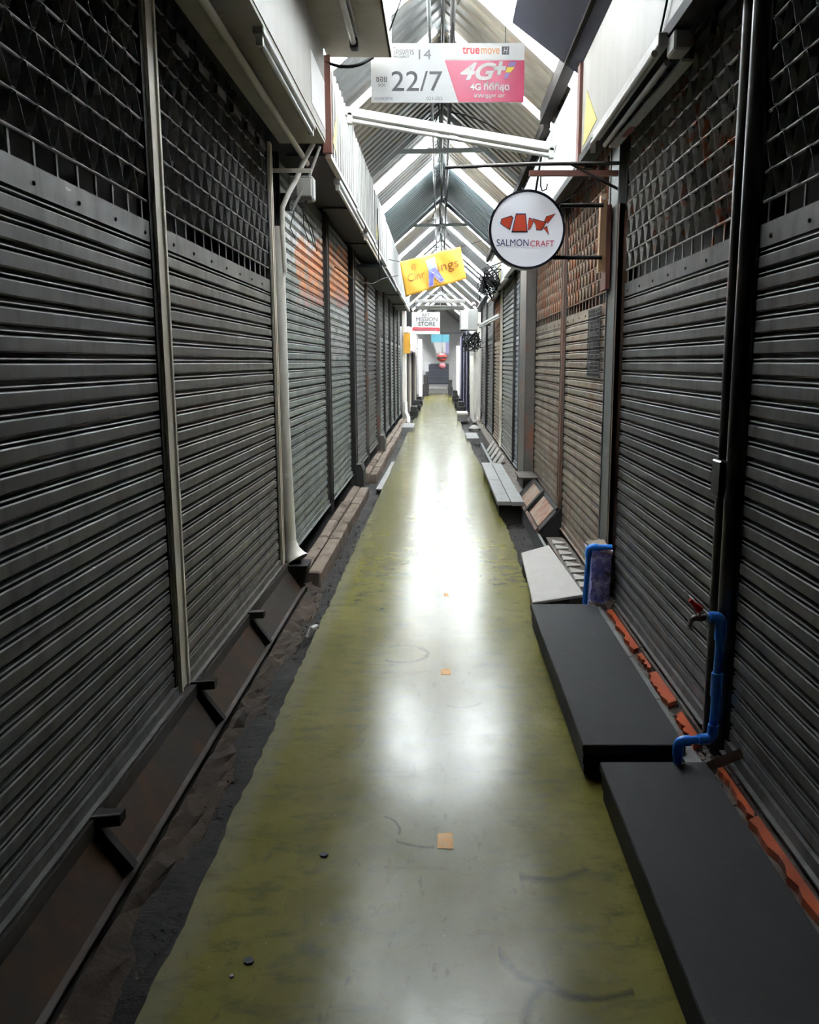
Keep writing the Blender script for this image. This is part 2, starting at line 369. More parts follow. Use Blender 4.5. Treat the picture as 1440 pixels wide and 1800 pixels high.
def floor_mat():
    m, nt, b, pos = base_mat('worn_green_floor_paint')
    sep = nt.nodes.new('ShaderNodeSeparateXYZ'); nt.links.new(pos, sep.inputs[0])
    X, Y = sep.outputs[0], sep.outputs[1]
    n1 = noise(nt, pos, 2.2, 6, .68, (1,.7,1))
    n2 = noise(nt, pos, 9, 5, .7, (.7,1.6,1))
    green = mix(nt, ramp(nt, n1, .36, .66), (.104,.095,.020), (.165,.147,.036))
    green = mix(nt, ramp(nt, n2, .5, .72), green, (.060,.062,.018))
    # the trodden middle has lost most of its paint
    d = math_node(nt, 'ABSOLUTE', math_node(nt, 'SUBTRACT', X, .03))
    w = math_node(nt, 'SUBTRACT', .44, d)
    w = math_node(nt, 'ADD', w, math_node(nt, 'MULTIPLY', math_node(nt, 'SUBTRACT', n1, .5), .7))
    w = math_node(nt, 'ADD', w, math_node(nt, 'MULTIPLY', math_node(nt, 'SUBTRACT', n2, .5), .25))
    wf = ramp(nt, w, .02, .42)
    col = mix(nt, math_node(nt, 'MULTIPLY', wf, .8), green, (.205,.198,.135))
    # bare cement edges
    e = math_node(nt, 'ADD', d, math_node(nt, 'MULTIPLY', math_node(nt, 'SUBTRACT', noise(nt, pos, 7, 5, .7), .5), .12))
    col = mix(nt, math_node(nt, 'MULTIPLY', ramp(nt, e, .66, .74), .4), col, (.20,.19,.17))
    # grime
    col = mix(nt, math_node(nt, 'MULTIPLY', ramp(nt, noise(nt, pos, 22, 5, .75, (1,.35,1)), .58, .70), .6), col, (.045,.045,.03))
    col = mix(nt, math_node(nt, 'MULTIPLY', ramp(nt, noise(nt, pos, 3.1, 6, .7, (.5,1.6,1)), .58, .68), .45), col, (.05,.05,.022))
    col = mix(nt, math_node(nt, 'MULTIPLY', ramp(nt, noise(nt, pos, 60, 2, .5), .72, .76), .6), col, (.30,.28,.2))
    # scuffs: arcs of dried dirt
    def arc(cx, cy, r, wd, x0, x1, y0, y1, k):
        dx = math_node(nt, 'SUBTRACT', X, cx); dy = math_node(nt, 'SUBTRACT', Y, cy)
        rr = math_node(nt, 'SQRT', math_node(nt, 'ADD', math_node(nt, 'MULTIPLY', dx, dx), math_node(nt, 'MULTIPLY', dy, dy)))
        rr = math_node(nt, 'ADD', rr, math_node(nt, 'MULTIPLY', math_node(nt, 'SUBTRACT', n2, .5), wd*3))
        q = math_node(nt, 'ABSOLUTE', math_node(nt, 'SUBTRACT', rr, r))
        f = math_node(nt, 'SUBTRACT', 1, math_node(nt, 'DIVIDE', q, wd), True)
        for o, v, t in ((X, x0, 'GREATER_THAN'), (X, x1, 'LESS_THAN'), (Y, y0, 'GREATER_THAN'), (Y, y1, 'LESS_THAN')):
            f = math_node(nt, 'MULTIPLY', f, math_node(nt, t, o, v))
        return math_node(nt, 'MULTIPLY', f, k)
    for a in ((.40,2.19,.255,.022,.16,.5,1.88,2.13,.8), (-.21,4.55,.14,.02,-.30,-.06,4.38,4.74,.7),
              (.45,1.83,.24,.02,.1,.35,1.6,2.0,.5), (-.25,2.72,.11,.008,-.2,-.1,2.7,2.98,.8),
              (-.02,2.83,.21,.012,-.15,-.02,2.6,2.75,.7), (.1,3.9,.1,.015,.03,.2,3.7,3.86,.45), (.34,2.6,.16,.03,.25,.5,2.4,2.5,.6)):
        col = mix(nt, arc(*a), col, (.012,.011,.007))
    nt.links.new(col, b.inputs['Base Color'])
    rg = ramp(nt, noise(nt, pos, 5, 5, .7, (1,.6,1)), .3, .75, (.165,)*3+(1,), (.262,)*3+(1,))
    nt.links.new(rg, b.inputs['Roughness'])
    b.inputs['Specular IOR Level'].default_value = .19
    bn = nt.nodes.new('ShaderNodeBump'); bn.inputs['Strength'].default_value = .16; bn.inputs['Distance'].default_value = .006
    hh = math_node(nt, 'ADD', noise(nt, pos, 3.5, 4, .6, (.5,1.5,1)), math_node(nt, 'MULTIPLY', noise(nt, pos, 26, 4, .65, (.5,1.3,1)), .22))
    nt.links.new(hh, bn.inputs['Height']); nt.links.new(bn.outputs[0], b.inputs['Normal'])
    return m
M['floor'] = floor_mat()

# ------------------------------------------------------------------ setting: floor, ground, walls, roof
XL, XR, ZB = -1.12, 1.10, .2
END = 46.0
def edge(y, base, amp, seed):
    return base + amp * (math.sin(y*2.1+seed) * .4 + math.sin(y*5.3+seed*2) * .35 + math.sin(y*13.7+seed*3) * .25)
mb = MB(); ys = []
y = -6.0
while y < END + .01:
    ys.append(y); y += .06 if y < 9 else .5
for yy in ys:
    l = edge(yy, -.745, .007, 1.0) + random.uniform(-.006, .006)
    r = edge(yy, .645 if yy < 12 else .645 - min(.1, (yy-12)*.01), .018, 4.0) + random.uniform(-.008, .008)
    mb.v += [(l,yy,0),(r,yy,0),(l-.005,yy,-.09),(r+.005,yy,-.09)]
for i in range(len(ys)-1):
    a, b_ = i*4, i*4+4
    for f in ([a,a+1,b_+1,b_],[a+2,a,b_,b_+2],[a+1,a+3,b_+3,b_+1]): mb.f.append(f); mb.m.append(0)
me = bpy.data.meshes.new('floor'); me.from_pydata(mb.v, [], mb.f); me.materials.append(M['floor'])
fl = place('floor', me); fl['kind'] = 'structure'
# gutters and the earth under the shops
mb = MB(); nx, ny = 24, 160
xs = [-6] + [-1.05 + i*2.1/nx for i in range(nx+1)] + [6]
yy_ = [-8] + [-6 + (END+8)*(j/ny)**1.35 for j in range(ny+1)] + [END+8]
for yy in yy_:
    for xx in xs:
        mb.v.append((xx, yy, -.085 + (random.uniform(-.02,.022) if abs(xx) < 1.04 else 0)))
w_ = len(xs)
for j in range(len(yy_)-1):
    for i in range(w_-1):
        mb.f.append([j*w_+i, j*w_+i+1, (j+1)*w_+i+1, (j+1)*w_+i]); mb.m.append(0)
me = bpy.data.meshes.new('ground'); me.from_pydata(mb.v, [], mb.f); me.materials.append(M['dirt'])
o = place('ground', me); o['kind'] = 'structure'

struct('wall_left', MB().box(-1.75,-1.7,-6,END,-.1,3.6), M['wall'])
struct('wall_right', MB().box(1.7,1.75,-6,END,-.1,3.6), M['wall'])
struct('wall_back', MB().box(-2.2,2.2,-6.1,-6,-.1,5), M['wall'])
struct('ceiling_left', MB().box(-1.75,-.80,-6,36,3.06,3.10), M['soffit'])
struct('ceiling_right', MB().box(.98,1.75,-6,36,3.02,3.06), M['soffit'])
struct('wall_upper_left', MB().box(-1.32,-1.28,-6,40,3.1,3.45), M['upper_wall'])
struct('wall_upper_right', MB().box(1.28,1.32,-6,40,3.06,3.45), M['upper_wall'])

# roof: corrugated sheets down both slopes, clear strips between them
RX, RZ, SL = .02, 4.5, .87
HALF = 1.42
def sheet_mesh(y0, y1, mname, period=.19, amp=.016):
    n = max(1, round((y1-y0)/period)); p = (y1-y0)/n
    prof = []
    for k in range(n):
        prof += [(k*p, 0), (k*p+.45*p, 0), (k*p+.58*p, amp), (k*p+.87*p, amp)]
    prof.append((n*p, 0))
    mb = MB(); t = .004
    q = math.hypot(1, SL); nxn, nzn = SL/q, 1/q
    for (yy, h) in prof:
        for s, hh in ((0,h),(HALF,h),(HALF,h+t),(0,h+t)):
            mb.v.append((s + nxn*hh, yy, -SL*s + nzn*hh))
    for i in range(len(prof)-1):
        a, b_ = i*4, i*4+4
        for k in range(4):
            k2 = (k+1)%4
            mb.f.append([a+k,a+k2,b_+k2,b_+k]); mb.m.append(0)
    mb.f.append([0,1,2,3]); mb.m.append(0)
    e = (len(prof)-1)*4
    mb.f.append([e,e+1,e+2,e+3]); mb.m.append(0)
    return mb.mesh('roof_sheet', mname)
roof = struct('ceiling')
strips = [(4.5,5.05),(6.30,6.95),(7.95,8.15),(11.15,11.72),(12.62,13.16),(16.02,16.56),(18.1,18.65),(20.5,21.05),(22.5,23.05),(24.8,25.4),(27.0,27.6),(30,30.7),(33,33.8),(36.4,37.3),(39.0,40.0)]  # first strip is out of view, added to light the street sign
cuts = [-6.0]
segs = []
cur = -6.0
for a, b_ in strips:
    while a - cur > 1.5:
        segs.append((cur, cur+1.1, 0)); cur += 1.1
    segs.append((cur, a, 0)); segs.append((a, b_, 1)); cur = b_
while END - cur > .2:
    segs.append((cur, min(END, cur+1.1), 0)); cur = min(END, cur+1.1)
cache = {}
for i, (a, b_, sk) in enumerate(segs):
    for sgn in (1, -1):
        if sk: mm = M['skylight']
        else: mm = M['roof_teal'] if 13 < a < 15.5 else M['roof_warm'] if (sgn > 0 and a < 12.5) or (i % 5 == 0) else M['roof']
        key = (round(b_-a, 3), mm.name)
        if key not in cache: cache[key] = sheet_mesh(0, b_-a, mm)
        o = place('skylight_sheet' if sk else 'roof_sheet', cache[key], roof, (RX, a if sgn > 0 else b_, RZ), (0, 0, 0 if sgn > 0 else math.pi))
# ridge capping
part('ridge_cap', MB().prism([(-.07,-.045),(0,.016),(.07,-.045),(.07,-.03),(0,.034),(-.07,-.03)], 'y', -6, 36.5), M['roof'], roof, (RX,0,RZ))

# end of the alley: shuttered white building across
we = struct('wall_far', MB().box(-3,3,END,END+.15,-.1,7), M['white_wall'])
t = thing('far_shutter', 'slate blue roller shutter closing the far end of the alley', 'shutter', (-.16, END-.06, .5))
for k in range(14):
    part('slat', MB().box(-.62,.62,-.02,.02,.002+k*.074,.068+k*.074), M['end_blue'], t)
part('bottom_bar', MB().box(-.62,.62,-.03,.03,-.04,0), M['dark_steel'], t)
t = thing('far_step', 'pale concrete step below the blue shutter at the far end', 'step', (-.16, END-.45, 0))
part('tread', MB().box(-.62,.55,-.3,.36,.24,.30), M['slab'], t); part('riser', MB().box(-.6,.53,-.27,.36,0,.24), M['bench'], t)

# ------------------------------------------------------------------ roller shutters
PITCH = .0722
def slat_mesh(L, m):
    prof = [(-.003,.003),(.001,.008),(.001,.043),(-.002,.047),(-.026,.0485),(-.026,.0545),(-.003,.055),(0,.058),(-.002,.0615),(-.026,.063),(-.026,PITCH),(-.031,PITCH),(-.031,0),(-.026,0)]
    return MB().prism(prof, 'y', -L/2, L/2).mesh('slat', m)
def panel_mb(L, n, pitch=PITCH):
    mb = MB()
    for k in range(n):
        z = k*pitch
        mb.prism([(0,z+.004),(0,z+.050),(-.026,z+.053),(-.026,z+pitch),(-.031,z+pitch),(-.031,z),(-.026,z)], 'y', -L/2, L/2)
    return mb
def wave_mb(L, h, per, phase, dep=.024):
    # flat strip folded up and down between two rods
    pts = []; k = -1
    z0, z1 = .004, h-.004
    yy = -L/2 - per + phase * per
    while yy < L/2 + per:
        pts += [(yy, z0), (yy+.16*per, z0), (yy+.30*per, z0+.30*h), (yy+.42*per, z0+.72*h), (yy+.5*per, z1), (yy+.66*per, z1), (yy+.80*per, z1-.30*h), (yy+.92*per, z1-.72*h)]
        yy += per
    pts = [p for p in pts if -L/2 <= p[0] <= L/2]
    mb = MB(); t = .0010
    for (a, z) in pts:
        mb.v += [(0,a,z),(-dep,a,z)]
    for i in range(len(pts)-1):
        mb.f.append([i*2,i*2+1,i*2+3,i*2+2]); mb.m.append(0)
    # a second skin gives the strip its thickness
    n0 = len(mb.v)
    for (a, z) in pts: mb.v += [(0,a+t,z+t),(-dep,a+t,z+t)]
    for i in range(len(pts)-1):
        mb.f.append([n0+i*2,n0+i*2+2,n0+i*2+3,n0+i*2+1]); mb.m.append(0)
        mb.f.append([i*2,i*2+2,n0+i*2+2,n0+i*2]); mb.m.append(0)
        mb.f.append([i*2+1,n0+i*2+1,n0+i*2+3,i*2+3]); mb.m.append(0)
    return mb
def shutter(side, y0, y1, zb, ztop, sm, label, lattice=None, fine=True, pitch=PITCH, top=3.05, holes=False):
    x = XL if side < 0 else XR
    L = y1 - y0 - .01
    t = thing('roller_shutter', label, 'shutter', (x, (y0+y1)/2, zb), None, (0, 0, 0 if side < 0 else math.pi))
    zlim = (ztop if lattice else top) - zb
    n = int((zlim - .05) / PITCH)
    if fine:
        me = slat_mesh(L, sm)
        for k in range(n):
            place('slat', me, t, (0,0,.05+k*PITCH))
    else:
        part('slat_panel', panel_mb(L, n), sm, t, (0,0,.05), stuff=True)
    part('bottom_bar', MB().prism([(.012,0),(.012,.048),(-.02,.048),(-.02,0)], 'y', -L/2, L/2).box(.012,.03,-L/2,L/2,0,.006), sm, t)
    zt = .05 + n*PITCH
    for q in (-1, 1):
        part('guide_rail', MB().box(-.04,.006,q*L/2-.016,q*L/2+.016,0,top-zb-.02), M['dark_steel'], t)
    if lattice:
        h = MB().box(-.018,.002,-L/2,L/2,0,.078)
        hs = part('head_slat', h, sm, t, (0,0,zt))
        if fine:
            rv = MB().lathe([(.007,0),(.006,.004),(.003,.006)], (.002,0,.03), 8, 'x').mesh('rivet', M['dark_steel'])
            q = -L/2+.12
            while q < L/2:
                place('rivet', rv, hs, (0,q,0)); q += .3
        z = zt + .078
        links = MB(); q = -L/2+.05
        while q < L/2:
            links.box(-.014,-.008,q,q+.012,z,z+.075); q += .145
        part('grille_links', links, M[lattice], t, stuff=True)
        z += .075
        row = 0
        rod = MB().tube([(0,-L/2,0),(0,L/2,0)], .0055, 8).mesh('grille_rod', M[lattice], True)
        wv = [wave_mb(L, .097, .145, ph).mesh('grille_strip', M[lattice]) for ph in (0, .5)]
        joined = MB()
        while z < top - zb - .02:
            if fine:
                place('grille_rod', rod, t, (-.006,0,z)); place('grille_strip', wv[row % 2], t, (.004,0,z))
            else:
                joined.tube([(-.006,-L/2,z),(-.006,L/2,z)], .0055, 5)
                w = wave_mb(L, .097, .145, (row % 2)*.5)
                joined.add([(p[0]+.004,p[1],p[2]+z) for p in w.v], w.f)
            z += .097; row += 1
        if not fine: part('grille_panel', joined, M[lattice], t, stuff=True)
    if holes:
        # small pale keyhole slots punched in the upper slats
        mb = MB()
        for k in range(n-14, n-4):
            q = -L/2+.1
            while q < L/2-.05:
                mb.box(.0,.002,q,q+.05,.05+k*PITCH+.018,.05+k*PITCH+.034); q += .1
        part('punched_slots', mb, M['dark_steel'], t, stuff=True)
    return t

shutter(-1, -1.15, 1.12, ZB, 2.1, M['sh_grey'], 'grey roller shutter behind the viewer, before the one with the cream post', None, False)
shutter(-1, 1.14, 3.44, ZB, 2.12, M['sh_grey'], 'dark grey roller shutter with diamond grille on the near side of the cream post', 'lat_grey')
shutter(-1, 3.59, 5.80, ZB, 2.10, M['sh_warm'], 'brownish grey roller shutter with grille between the cream post and the white drainpipe', 'lat_grey')
shutter(-1, 6.22, 8.44, ZB, 3.0, M['sh_green'], 'greenish grey shutter with white and orange spray paint just beyond the white drainpipe')
shutter(-1, 8.62, 10.72, ZB, 3.0, M['sh_green'], 'greenish grey shutter with orange paint, second beyond the white drainpipe')
shutter(-1, 11.0, 12.95, ZB, 3.0, M['sh_dark'], 'dark grey shutter, first one beyond the spray-painted pair')
shutter(-1, 13.08, 15.1, ZB, 3.0, M['sh_dark'], 'dark grey shutter, second one beyond the spray-painted pair', None, False)
k_ = 0
for a, b_ in ((15.3,17.0),(17.1,18.8),(19.0,20.6),(20.7,22.4),(22.5,24.1)):
    k_ += 1
    nm = ['first','second','third','fourth','fifth'][k_-1]
    shutter(-1, a, b_, ZB, 2.0, M['sh_green' if k_ % 2 else 'sh_dark'], f'distant grey shutter with grille top opposite the pale shutters, {nm} of five', 'lat_grey', False)

shutter(1, -1.2, .80, .13, 2.0, M['sh_grey'], 'grey roller shutter behind the viewer, before the one with the black post', None, False)
shutter(1, .82, 3.07, .13, 2.02, M['sh_grey'], 'dark grey roller shutter with grille beside the near black platform', 'lat_grey')
shutter(1, 3.30, 5.27, .13, 2.02, M['sh_grey'], 'grey roller shutter with rust-flecked grille behind the red-handled tap', 'lat_rust')
shutter(1, 5.60, 7.62, .13, 1.97, M['sh_rust'], 'rusty brown shutter with grille just beyond the grey post and purple pier', 'lat_brown')
shutter(1, 7.78, 10.0, .13, 1.97, M['sh_rust'], 'rusty brown shutter with grille behind the rusted sloping panel', 'lat_brown')
shutter(1, 10.9, 12.62, .13, 3.0, M['sh_blue'], 'bluish grey shutter with rows of punched slots near its top', None, True, holes=True)
shutter(1, 12.78, 15.25, .13, 3.0, M['sh_pale'], 'pale grey shutter next beyond the bluish one', None, False)
shutter(1, 15.45, 17.55, .13, 1.98, M['sh_orange'], 'pale shutter with orange-brown stains on its upper half', 'lat_brown', False)
shutter(1, 17.75, 20.0, .13, 2.0, M['sh_dark'], 'distant dark shutter below the hanging grey metal box', 'lat_grey', False)
shutter(1, 20.2, 22.6, .13, 2.0, M['sh_dark'], 'distant dark shutter before the white pillar', 'lat_grey', False)

# ------------------------------------------------------------------ posts
def post(x0, x1, y0, y1, z0, z1, m, label, ribs=0, cat='post'):
    cx, cy = (x0+x1)/2, (y0+y1)/2
    t = thing('shutter_post', label, cat, (cx, cy, z0))
    part('channel', MB().box(x0-cx,x1-cx,y0-cy,y1-cy,0,z1-z0), m, t, bevel=.004)
    s = 1 if cx < 0 else -1
    fx = (x1 if cx < 0 else x0) - cx
    part('lip', MB().box(fx,fx+s*.008,y0-cy,y0-cy+.02,0,z1-z0).box(fx,fx+s*.008,y1-cy-.02,y1-cy,0,z1-z0), m, t)
    return t
post(-1.17,-1.108,3.455,3.575,.21,3.05,M['cream'],'cream painted post between the two nearest grille shutters')
post(-1.17,-1.105,5.81,5.88,.2,3.0,M['cream'],'narrow cream frame post beside the white drainpipe')
post(-1.25,-1.15,6.06,6.21,.2,3.0,M['dark_steel'],'thin dark post hidden behind the white drainpipe')
post(-1.17,-1.09,8.45,8.61,.1,3.0,M['dark_steel'],'dark post between the two spray-painted shutters')
post(-1.17,-1.07,10.73,10.99,.05,3.0,M['dark_steel'],'dark post where the spray-painted shutters end')
post(-1.17,-1.09,12.96,13.07,.1,3.0,M['brown_steel'],'dark brown post, second beyond the spray-painted shutters')
post(-1.17,-1.07,15.11,15.29,.05,3.0,M['brown_steel'],'dark brown post, third beyond the spray-painted shutters')
for i, (a, b_) in enumerate(((17.01,17.09),(18.81,18.99),(20.61,20.69),(22.41,22.49))):
    post(-1.17,-1.09,a,b_,.1,3.0,M['dark_steel'],f'distant thin dark post, {["first","second","third","fourth"][i]} of four before the white far column')
# foot plates on two left posts
for y0, lb in ((10.86,'dark foot block at the base of the post where spray paint ends'),(15.2,'brown foot block at the base of the third dark post')):
    single('post_foot', MB().prism([(-.03,0),(.06,0),(.06,.22),(.03,.3),(-.03,.3)],'y',-.16,.16), M['brown_steel' if y0 > 12 else 'dark_steel'], lb, 'block', (-1.03,y0,.03))
# black twin-tube post
t = thing('shutter_post', 'glossy black twin-tube post behind the blue tap pipe', 'post', (1.108,3.16,.1))
part('channel', MB().box(-.0,.10,-.07,.11,0,2.95), M['black_steel'], t)
for yy in (-.045,.055): part('tube', MB().tube([(-.015,yy,0),(-.015,yy,2.95)], .042, 14), M['black_steel'], t, smooth=True)
part('latch_box', MB().box(-.075,-.03,-.03,.07,1.0,1.14), M['black_steel'], t, bevel=.006)
post(1.06,1.18,5.29,5.58,.45,3.0,M['grey_steel'],'broad grey paint-splashed post above the purple pier')
single('rust_angle', MB().box(-.015,.015,-.02,.02,0,2.4).box(-.015,.05,-.02,-.012,0,2.4), M['rust_steel'], 'thin rusty angle iron on the near edge of the grey post', 'angle iron', (1.07,5.26,.12))
post(1.08,1.18,7.63,7.77,.15,3.0,M['rust_steel'],'thin rusty post between the two rusty brown shutters')
post(.99,1.18,10.02,10.88,.1,3.0,M['brown_steel'],'wide grey-brown post with rust beyond the rusty shutters')
post(1.08,1.18,12.63,12.77,.1,3.0,M['dark_steel'],'dark post between the bluish and pale shutters')
post(1.07,1.18,15.26,15.44,.1,3.0,M['cream'],'pale post beyond the pale shutter')
post(1.08,1.18,17.56,17.74,.1,3.0,M['black_steel'],'black post beyond the orange-stained shutter')
post(1.06,1.18,20.02,20.18,.1,3.0,M['black_steel'],'distant black post between the two dark shutters')

# white drainpipe
t = thing('drainpipe', 'dirty white PVC drainpipe with a broken flared foot', 'pipe', (-1.10,6.0,.2))
part('pipe', MB().tube([(.02,0,.12),(.0,0,1.0),(.0,0,2.15),(-.005,0,2.3)], .046, 16), M['white_pvc'], t, smooth=True)
part('conduit', MB().tube([(.045,-.02,2.0),(.04,-.03,2.3),(.045,-.03,2.42),(.085,-.0,2.52),(.13,.06,2.62),(.18,.1,2.75),(.24,.12,2.86)], .017, 10), M['white_pvc'], t, smooth=True)
part('broken_foot', MB().tube([(.02,0,.14),(.03,0,.08),(.05,-.01,.03),(.07,-.02,.0)], [.046,.055,.075,.09], 14, False), M['white_pvc'], t, smooth=True)
part('clip', MB().lathe([(.052,0),(.052,.03)], (0,0,1.3), 14), M['white_pvc'], t)
part('clip', MB().lathe([(.052,0),(.052,.03)], (0,0,.6), 14), M['white_pvc'], t)
single('drain_hopper', MB().hexa([(-.05,-.05,-.16),(.05,-.05,-.16),(.05,.05,-.16),(-.05,.05,-.16),(-.08,-.12,0),(.09,-.12,0),(.09,.1,0),(-.08,.1,0)]), M['dark_steel'],
       'dark hopper under the broken drainpipe foot', 'hopper', (-1.03,6.0,.18))
t = thing('junction_box', 'grey plastic junction box hung with loose wires beside the drainpipe', 'junction box', (-.955,6.2,2.70))
part('body', MB().box(-.085,.085,-.06,.06,0,.16), M['ac_grey'], t, bevel=.012)
part('cover', MB().box(-.03,.075,-.075,-.06,.02,.14), M['batten'], t, bevel=.006)
part('bracket', MB().box(-.15,-.085,-.03,.03,-.06,.05), M['dark_steel'], t)
for i in range(4):
    a = random.uniform(-.06,.06)
    part('loose_wire', MB().tube([(a,-.03,.01),(a-.02,-.06,-.08),(a-.05+.03*i,-.05,-.18),(a-.02+.03*i,-.03,-.25-.03*i)], .003, 5), M['wire'], t)
single('steel_bracket', MB().bar((-1.12,6.0,2.86),(-.86,6.0,2.86),.02,.025), M['cream'], 'short cream steel arm above the junction box', 'bracket')
single('conduit_pipe', MB().tube([(-.93,-1,3.0),(-.93,3.6,3.0),(-.93,6.3,2.97)], .018, 10), M['cream'], 'long cream conduit slung under the near cream canopy', 'conduit', smooth=True)
single('tie_wire', MB().tube([(-.94,3.9,3.02),(-.9,3.9,3.06)], .005, 5), M['cream'], 'short wire tying the cream conduit to the canopy', 'wire')
single('conduit_pipe', MB().tube([(-1.02,6.12,2.62),(-.9,6.14,2.84),(-.82,6.16,3.05)], .010, 8), M['batten'], 'thin pale conduit rising from the drainpipe to the canopy end', 'conduit')

# ------------------------------------------------------------------ canopies, fascias, lights overhead
t = thing('canopy_box', 'cream boxed canopy over the two nearest grille shutters', 'canopy', (-.93,2.5,3.07))
part('soffit_panel', MB().box(-.15,.155,-6,3.58,-.02,.0), M['box_under'], t)
part('face_panel', MB().box(.145,.16,-6,3.58,0,.60), M['fascia_warm'], t)
part('end_panel', MB().box(-.15,.145,3.57,3.59,0,.6), M['fascia_warm'], t)
part('notice_sheet', MB().box(.160,.163,2.95,3.56,.06,.36), M['sign_white'], t, label='pale sheet fixed on the canopy face')
part('painted_mark', MB().box(.160,.163,1.35,1.75,.25,.6), M['yellow_print'], t, label='yellow printed patch')
single('frame_post', MB().box(-.03,.03,-.03,.03,0,.62), M['red_wood'], 'dark red steel post at the far end of the cream canopy', 'post', (-.775,6.22,3.02))
t = thing('canopy_box', 'beige overhanging light box high beside the cream canopy', 'canopy', (-.555,2.5,3.64))
part('soffit_panel', MB().box(-.215,.22,-6,3.74,0,.02), M['box_under'], t)
part('side_panel', MB().box(.21,.225,-6,3.74,.0,.28), M['fascia_warm'], t)
part('end_panel', MB().box(-.215,.21,3.72,3.74,.02,.28), M['fascia_warm'], t)
def tube_light(label, a, b, w=.05, m_t='tube', drop=.045, cat='lamp', up=(0,0,1)):
    a = Vector(a); b = Vector(b); c = (a+b)/2
    t = thing('fluorescent_light', label, cat, c)
    a -= c; b -= c; d = (b-a).normalized()
    part('batten', MB().bar(a, b, w, .045, up), M['batten'], t, bevel=.005)
    off = Vector((0,0,-drop))
    tb = part('tube', MB().tube([a+d*.05+off, b-d*.05+off], .014, 10), M[m_t], t, smooth=True)
    for q, e in ((a+d*.05+off, 1), (b-d*.05+off, -1)):
        part('end_cap', MB().tube([q, q+d*.03*e], .0155, 10), M['ac_grey'], tb)
    for q in (a+d*.04, b-d*.04):
        part('lamp_holder', MB().bar(q+Vector((0,0,-.015)), q+off+Vector((0,0,-.018)), .03, .03), M['batten'], t)
    return t
tube_light('fluorescent tube light under the cream canopy', (-.80,4.05,3.045), (-.80,5.65,3.045), .05, 'tube')
t = thing('fluorescent_light', 'old grey tube light under the beige overhanging light box', 'lamp', (-.545,4.9,3.61))
part('batten', MB().box(-.03,.03,-.9,.95,0,.03), M['ac_grey'], t, bevel=.005)
part('tube', MB().tube([(0,-.85,-.03),(0,.9,-.03)], .018, 10), M['old_tube'], t, smooth=True)
part('lamp_holder', MB().box(-.025,.025,.88,.96,-.06,0), M['dark_steel'], t, bevel=.006)

# left fascia in boards
segsL = [(6.28,8.2),(8.22,10.4),(10.42,12.6),(12.62,14.9),(14.92,17.2),(17.22,19.6),(19.62,22)]
for i, (a, b_) in enumerate(segsL):
    zb = 3.03 - .012*i*2; n = ['first','second','third','fourth','fifth','sixth','seventh'][i]
    t = thing('fascia_board', f'weathered white fascia board above the shutters past the cream canopy, {n} from there', 'fascia', (-.77,(a+b_)/2,zb))
    L = b_-a
    part('board', MB().box(-.02,.0,-L/2,L/2,0,.60), M['fascia'], t)
    part('edge_strip', MB().box(-.03,.012,-L/2,L/2,-.03,.0), M['batten'], t)
    part('soffit_panel', MB().box(-.30,-.02,-L/2,L/2,-.015,.0), M['soffit'], t)
    for q in range(int(L/.16)):
        part('rib', MB().box(0,.012,-L/2+q*.16,-L/2+q*.16+.05,.0,.60), M['fascia'], t)
    if i in (0, 2): part('painted_mark', MB().prism([(-L/2+.1,.1),(-L/2+.3,.06),(-L/2+.35,.35)],'x',.013,.016), M['yellow_print'], t, label='yellow printed patch')
tube_light('white tube light under the fascia, first past the drainpipe', (-.80,6.95,2.985), (-.80,9.1,2.965), .055)
tube_light('white tube light under the fascia, second past the drainpipe', (-.80,9.45,2.95), (-.80,11.5,2.93), .055)
single('awning_flap', MB().hexa([(-.28,-1.9,-.04),(.05,-1.9,-.04),(.05,1.9,-.06),(-.28,1.9,-.06),(-.28,-1.9,0),(.05,-1.9,0),(.05,1.9,-.02),(-.28,1.9,-.02)]), M['soffit'],
       'drooping dark awning flap under the fascia beyond the tube lights', 'awning', (-.82,13.6,2.88))

# right fascia
segsR = [(-6,3.0),(3.02,6.08),(6.2,8.3),(8.32,10.6),(10.62,12.9),(12.92,15.2),(15.22,17.5)]
for i, (a, b_) in enumerate(segsR):
    n = ['nearest','second','third','fourth','fifth','sixth','seventh'][i]
    L = b_-a
    t = thing('fascia_board', f'pale fascia board facing the alley opposite the canopy side, {n} of seven', 'fascia', (.95,(a+b_)/2,2.97-.03*max(0,i-1)))
    part('board', MB().box(0,.02,-L/2,L/2,0,.62), M['fascia_warm' if i == 1 else 'fascia'], t)
    part('edge_strip', MB().box(-.015,.05,-L/2,L/2,-.05,.0), M['dark_steel' if i < 4 else 'batten'], t)
    part('soffit_panel', MB().box(.05,.105,-L/2,L/2,-.02,.0), M['soffit'], t)
    if i == 1: part('painted_mark', MB().prism([(.95,.08),(1.45,.04),(1.35,.36)],'x',-.003,0), M['yellow_print'], t, label='yellow triangle print')
    if i in (3, 5): part('painted_mark', MB().prism([(-.2,.04),(.3,.04),(.2,.5),(.0,.5)],'x',-.003,0), M['yellow_print'], t, label='yellow printed stripe')
single('frame_post', MB().box(-.025,.025,-.05,.05,0,.66), M['red_wood'], 'red-brown strip between two pale fascia boards', 'post', (.955,6.14,2.9))
single('eave_beam', MB().bar((.90,-6,3.70),(.90,7.8,3.68),.09,.13), M['dark_timber'], 'dark timber beam along the eave above the pale fascia', 'beam')
single('eave_beam', MB().bar((.93,7.9,3.66),(.93,17.5,3.6),.06,.10), M['dark_timber'], 'thinner eave beam continuing beyond the dark one', 'beam')
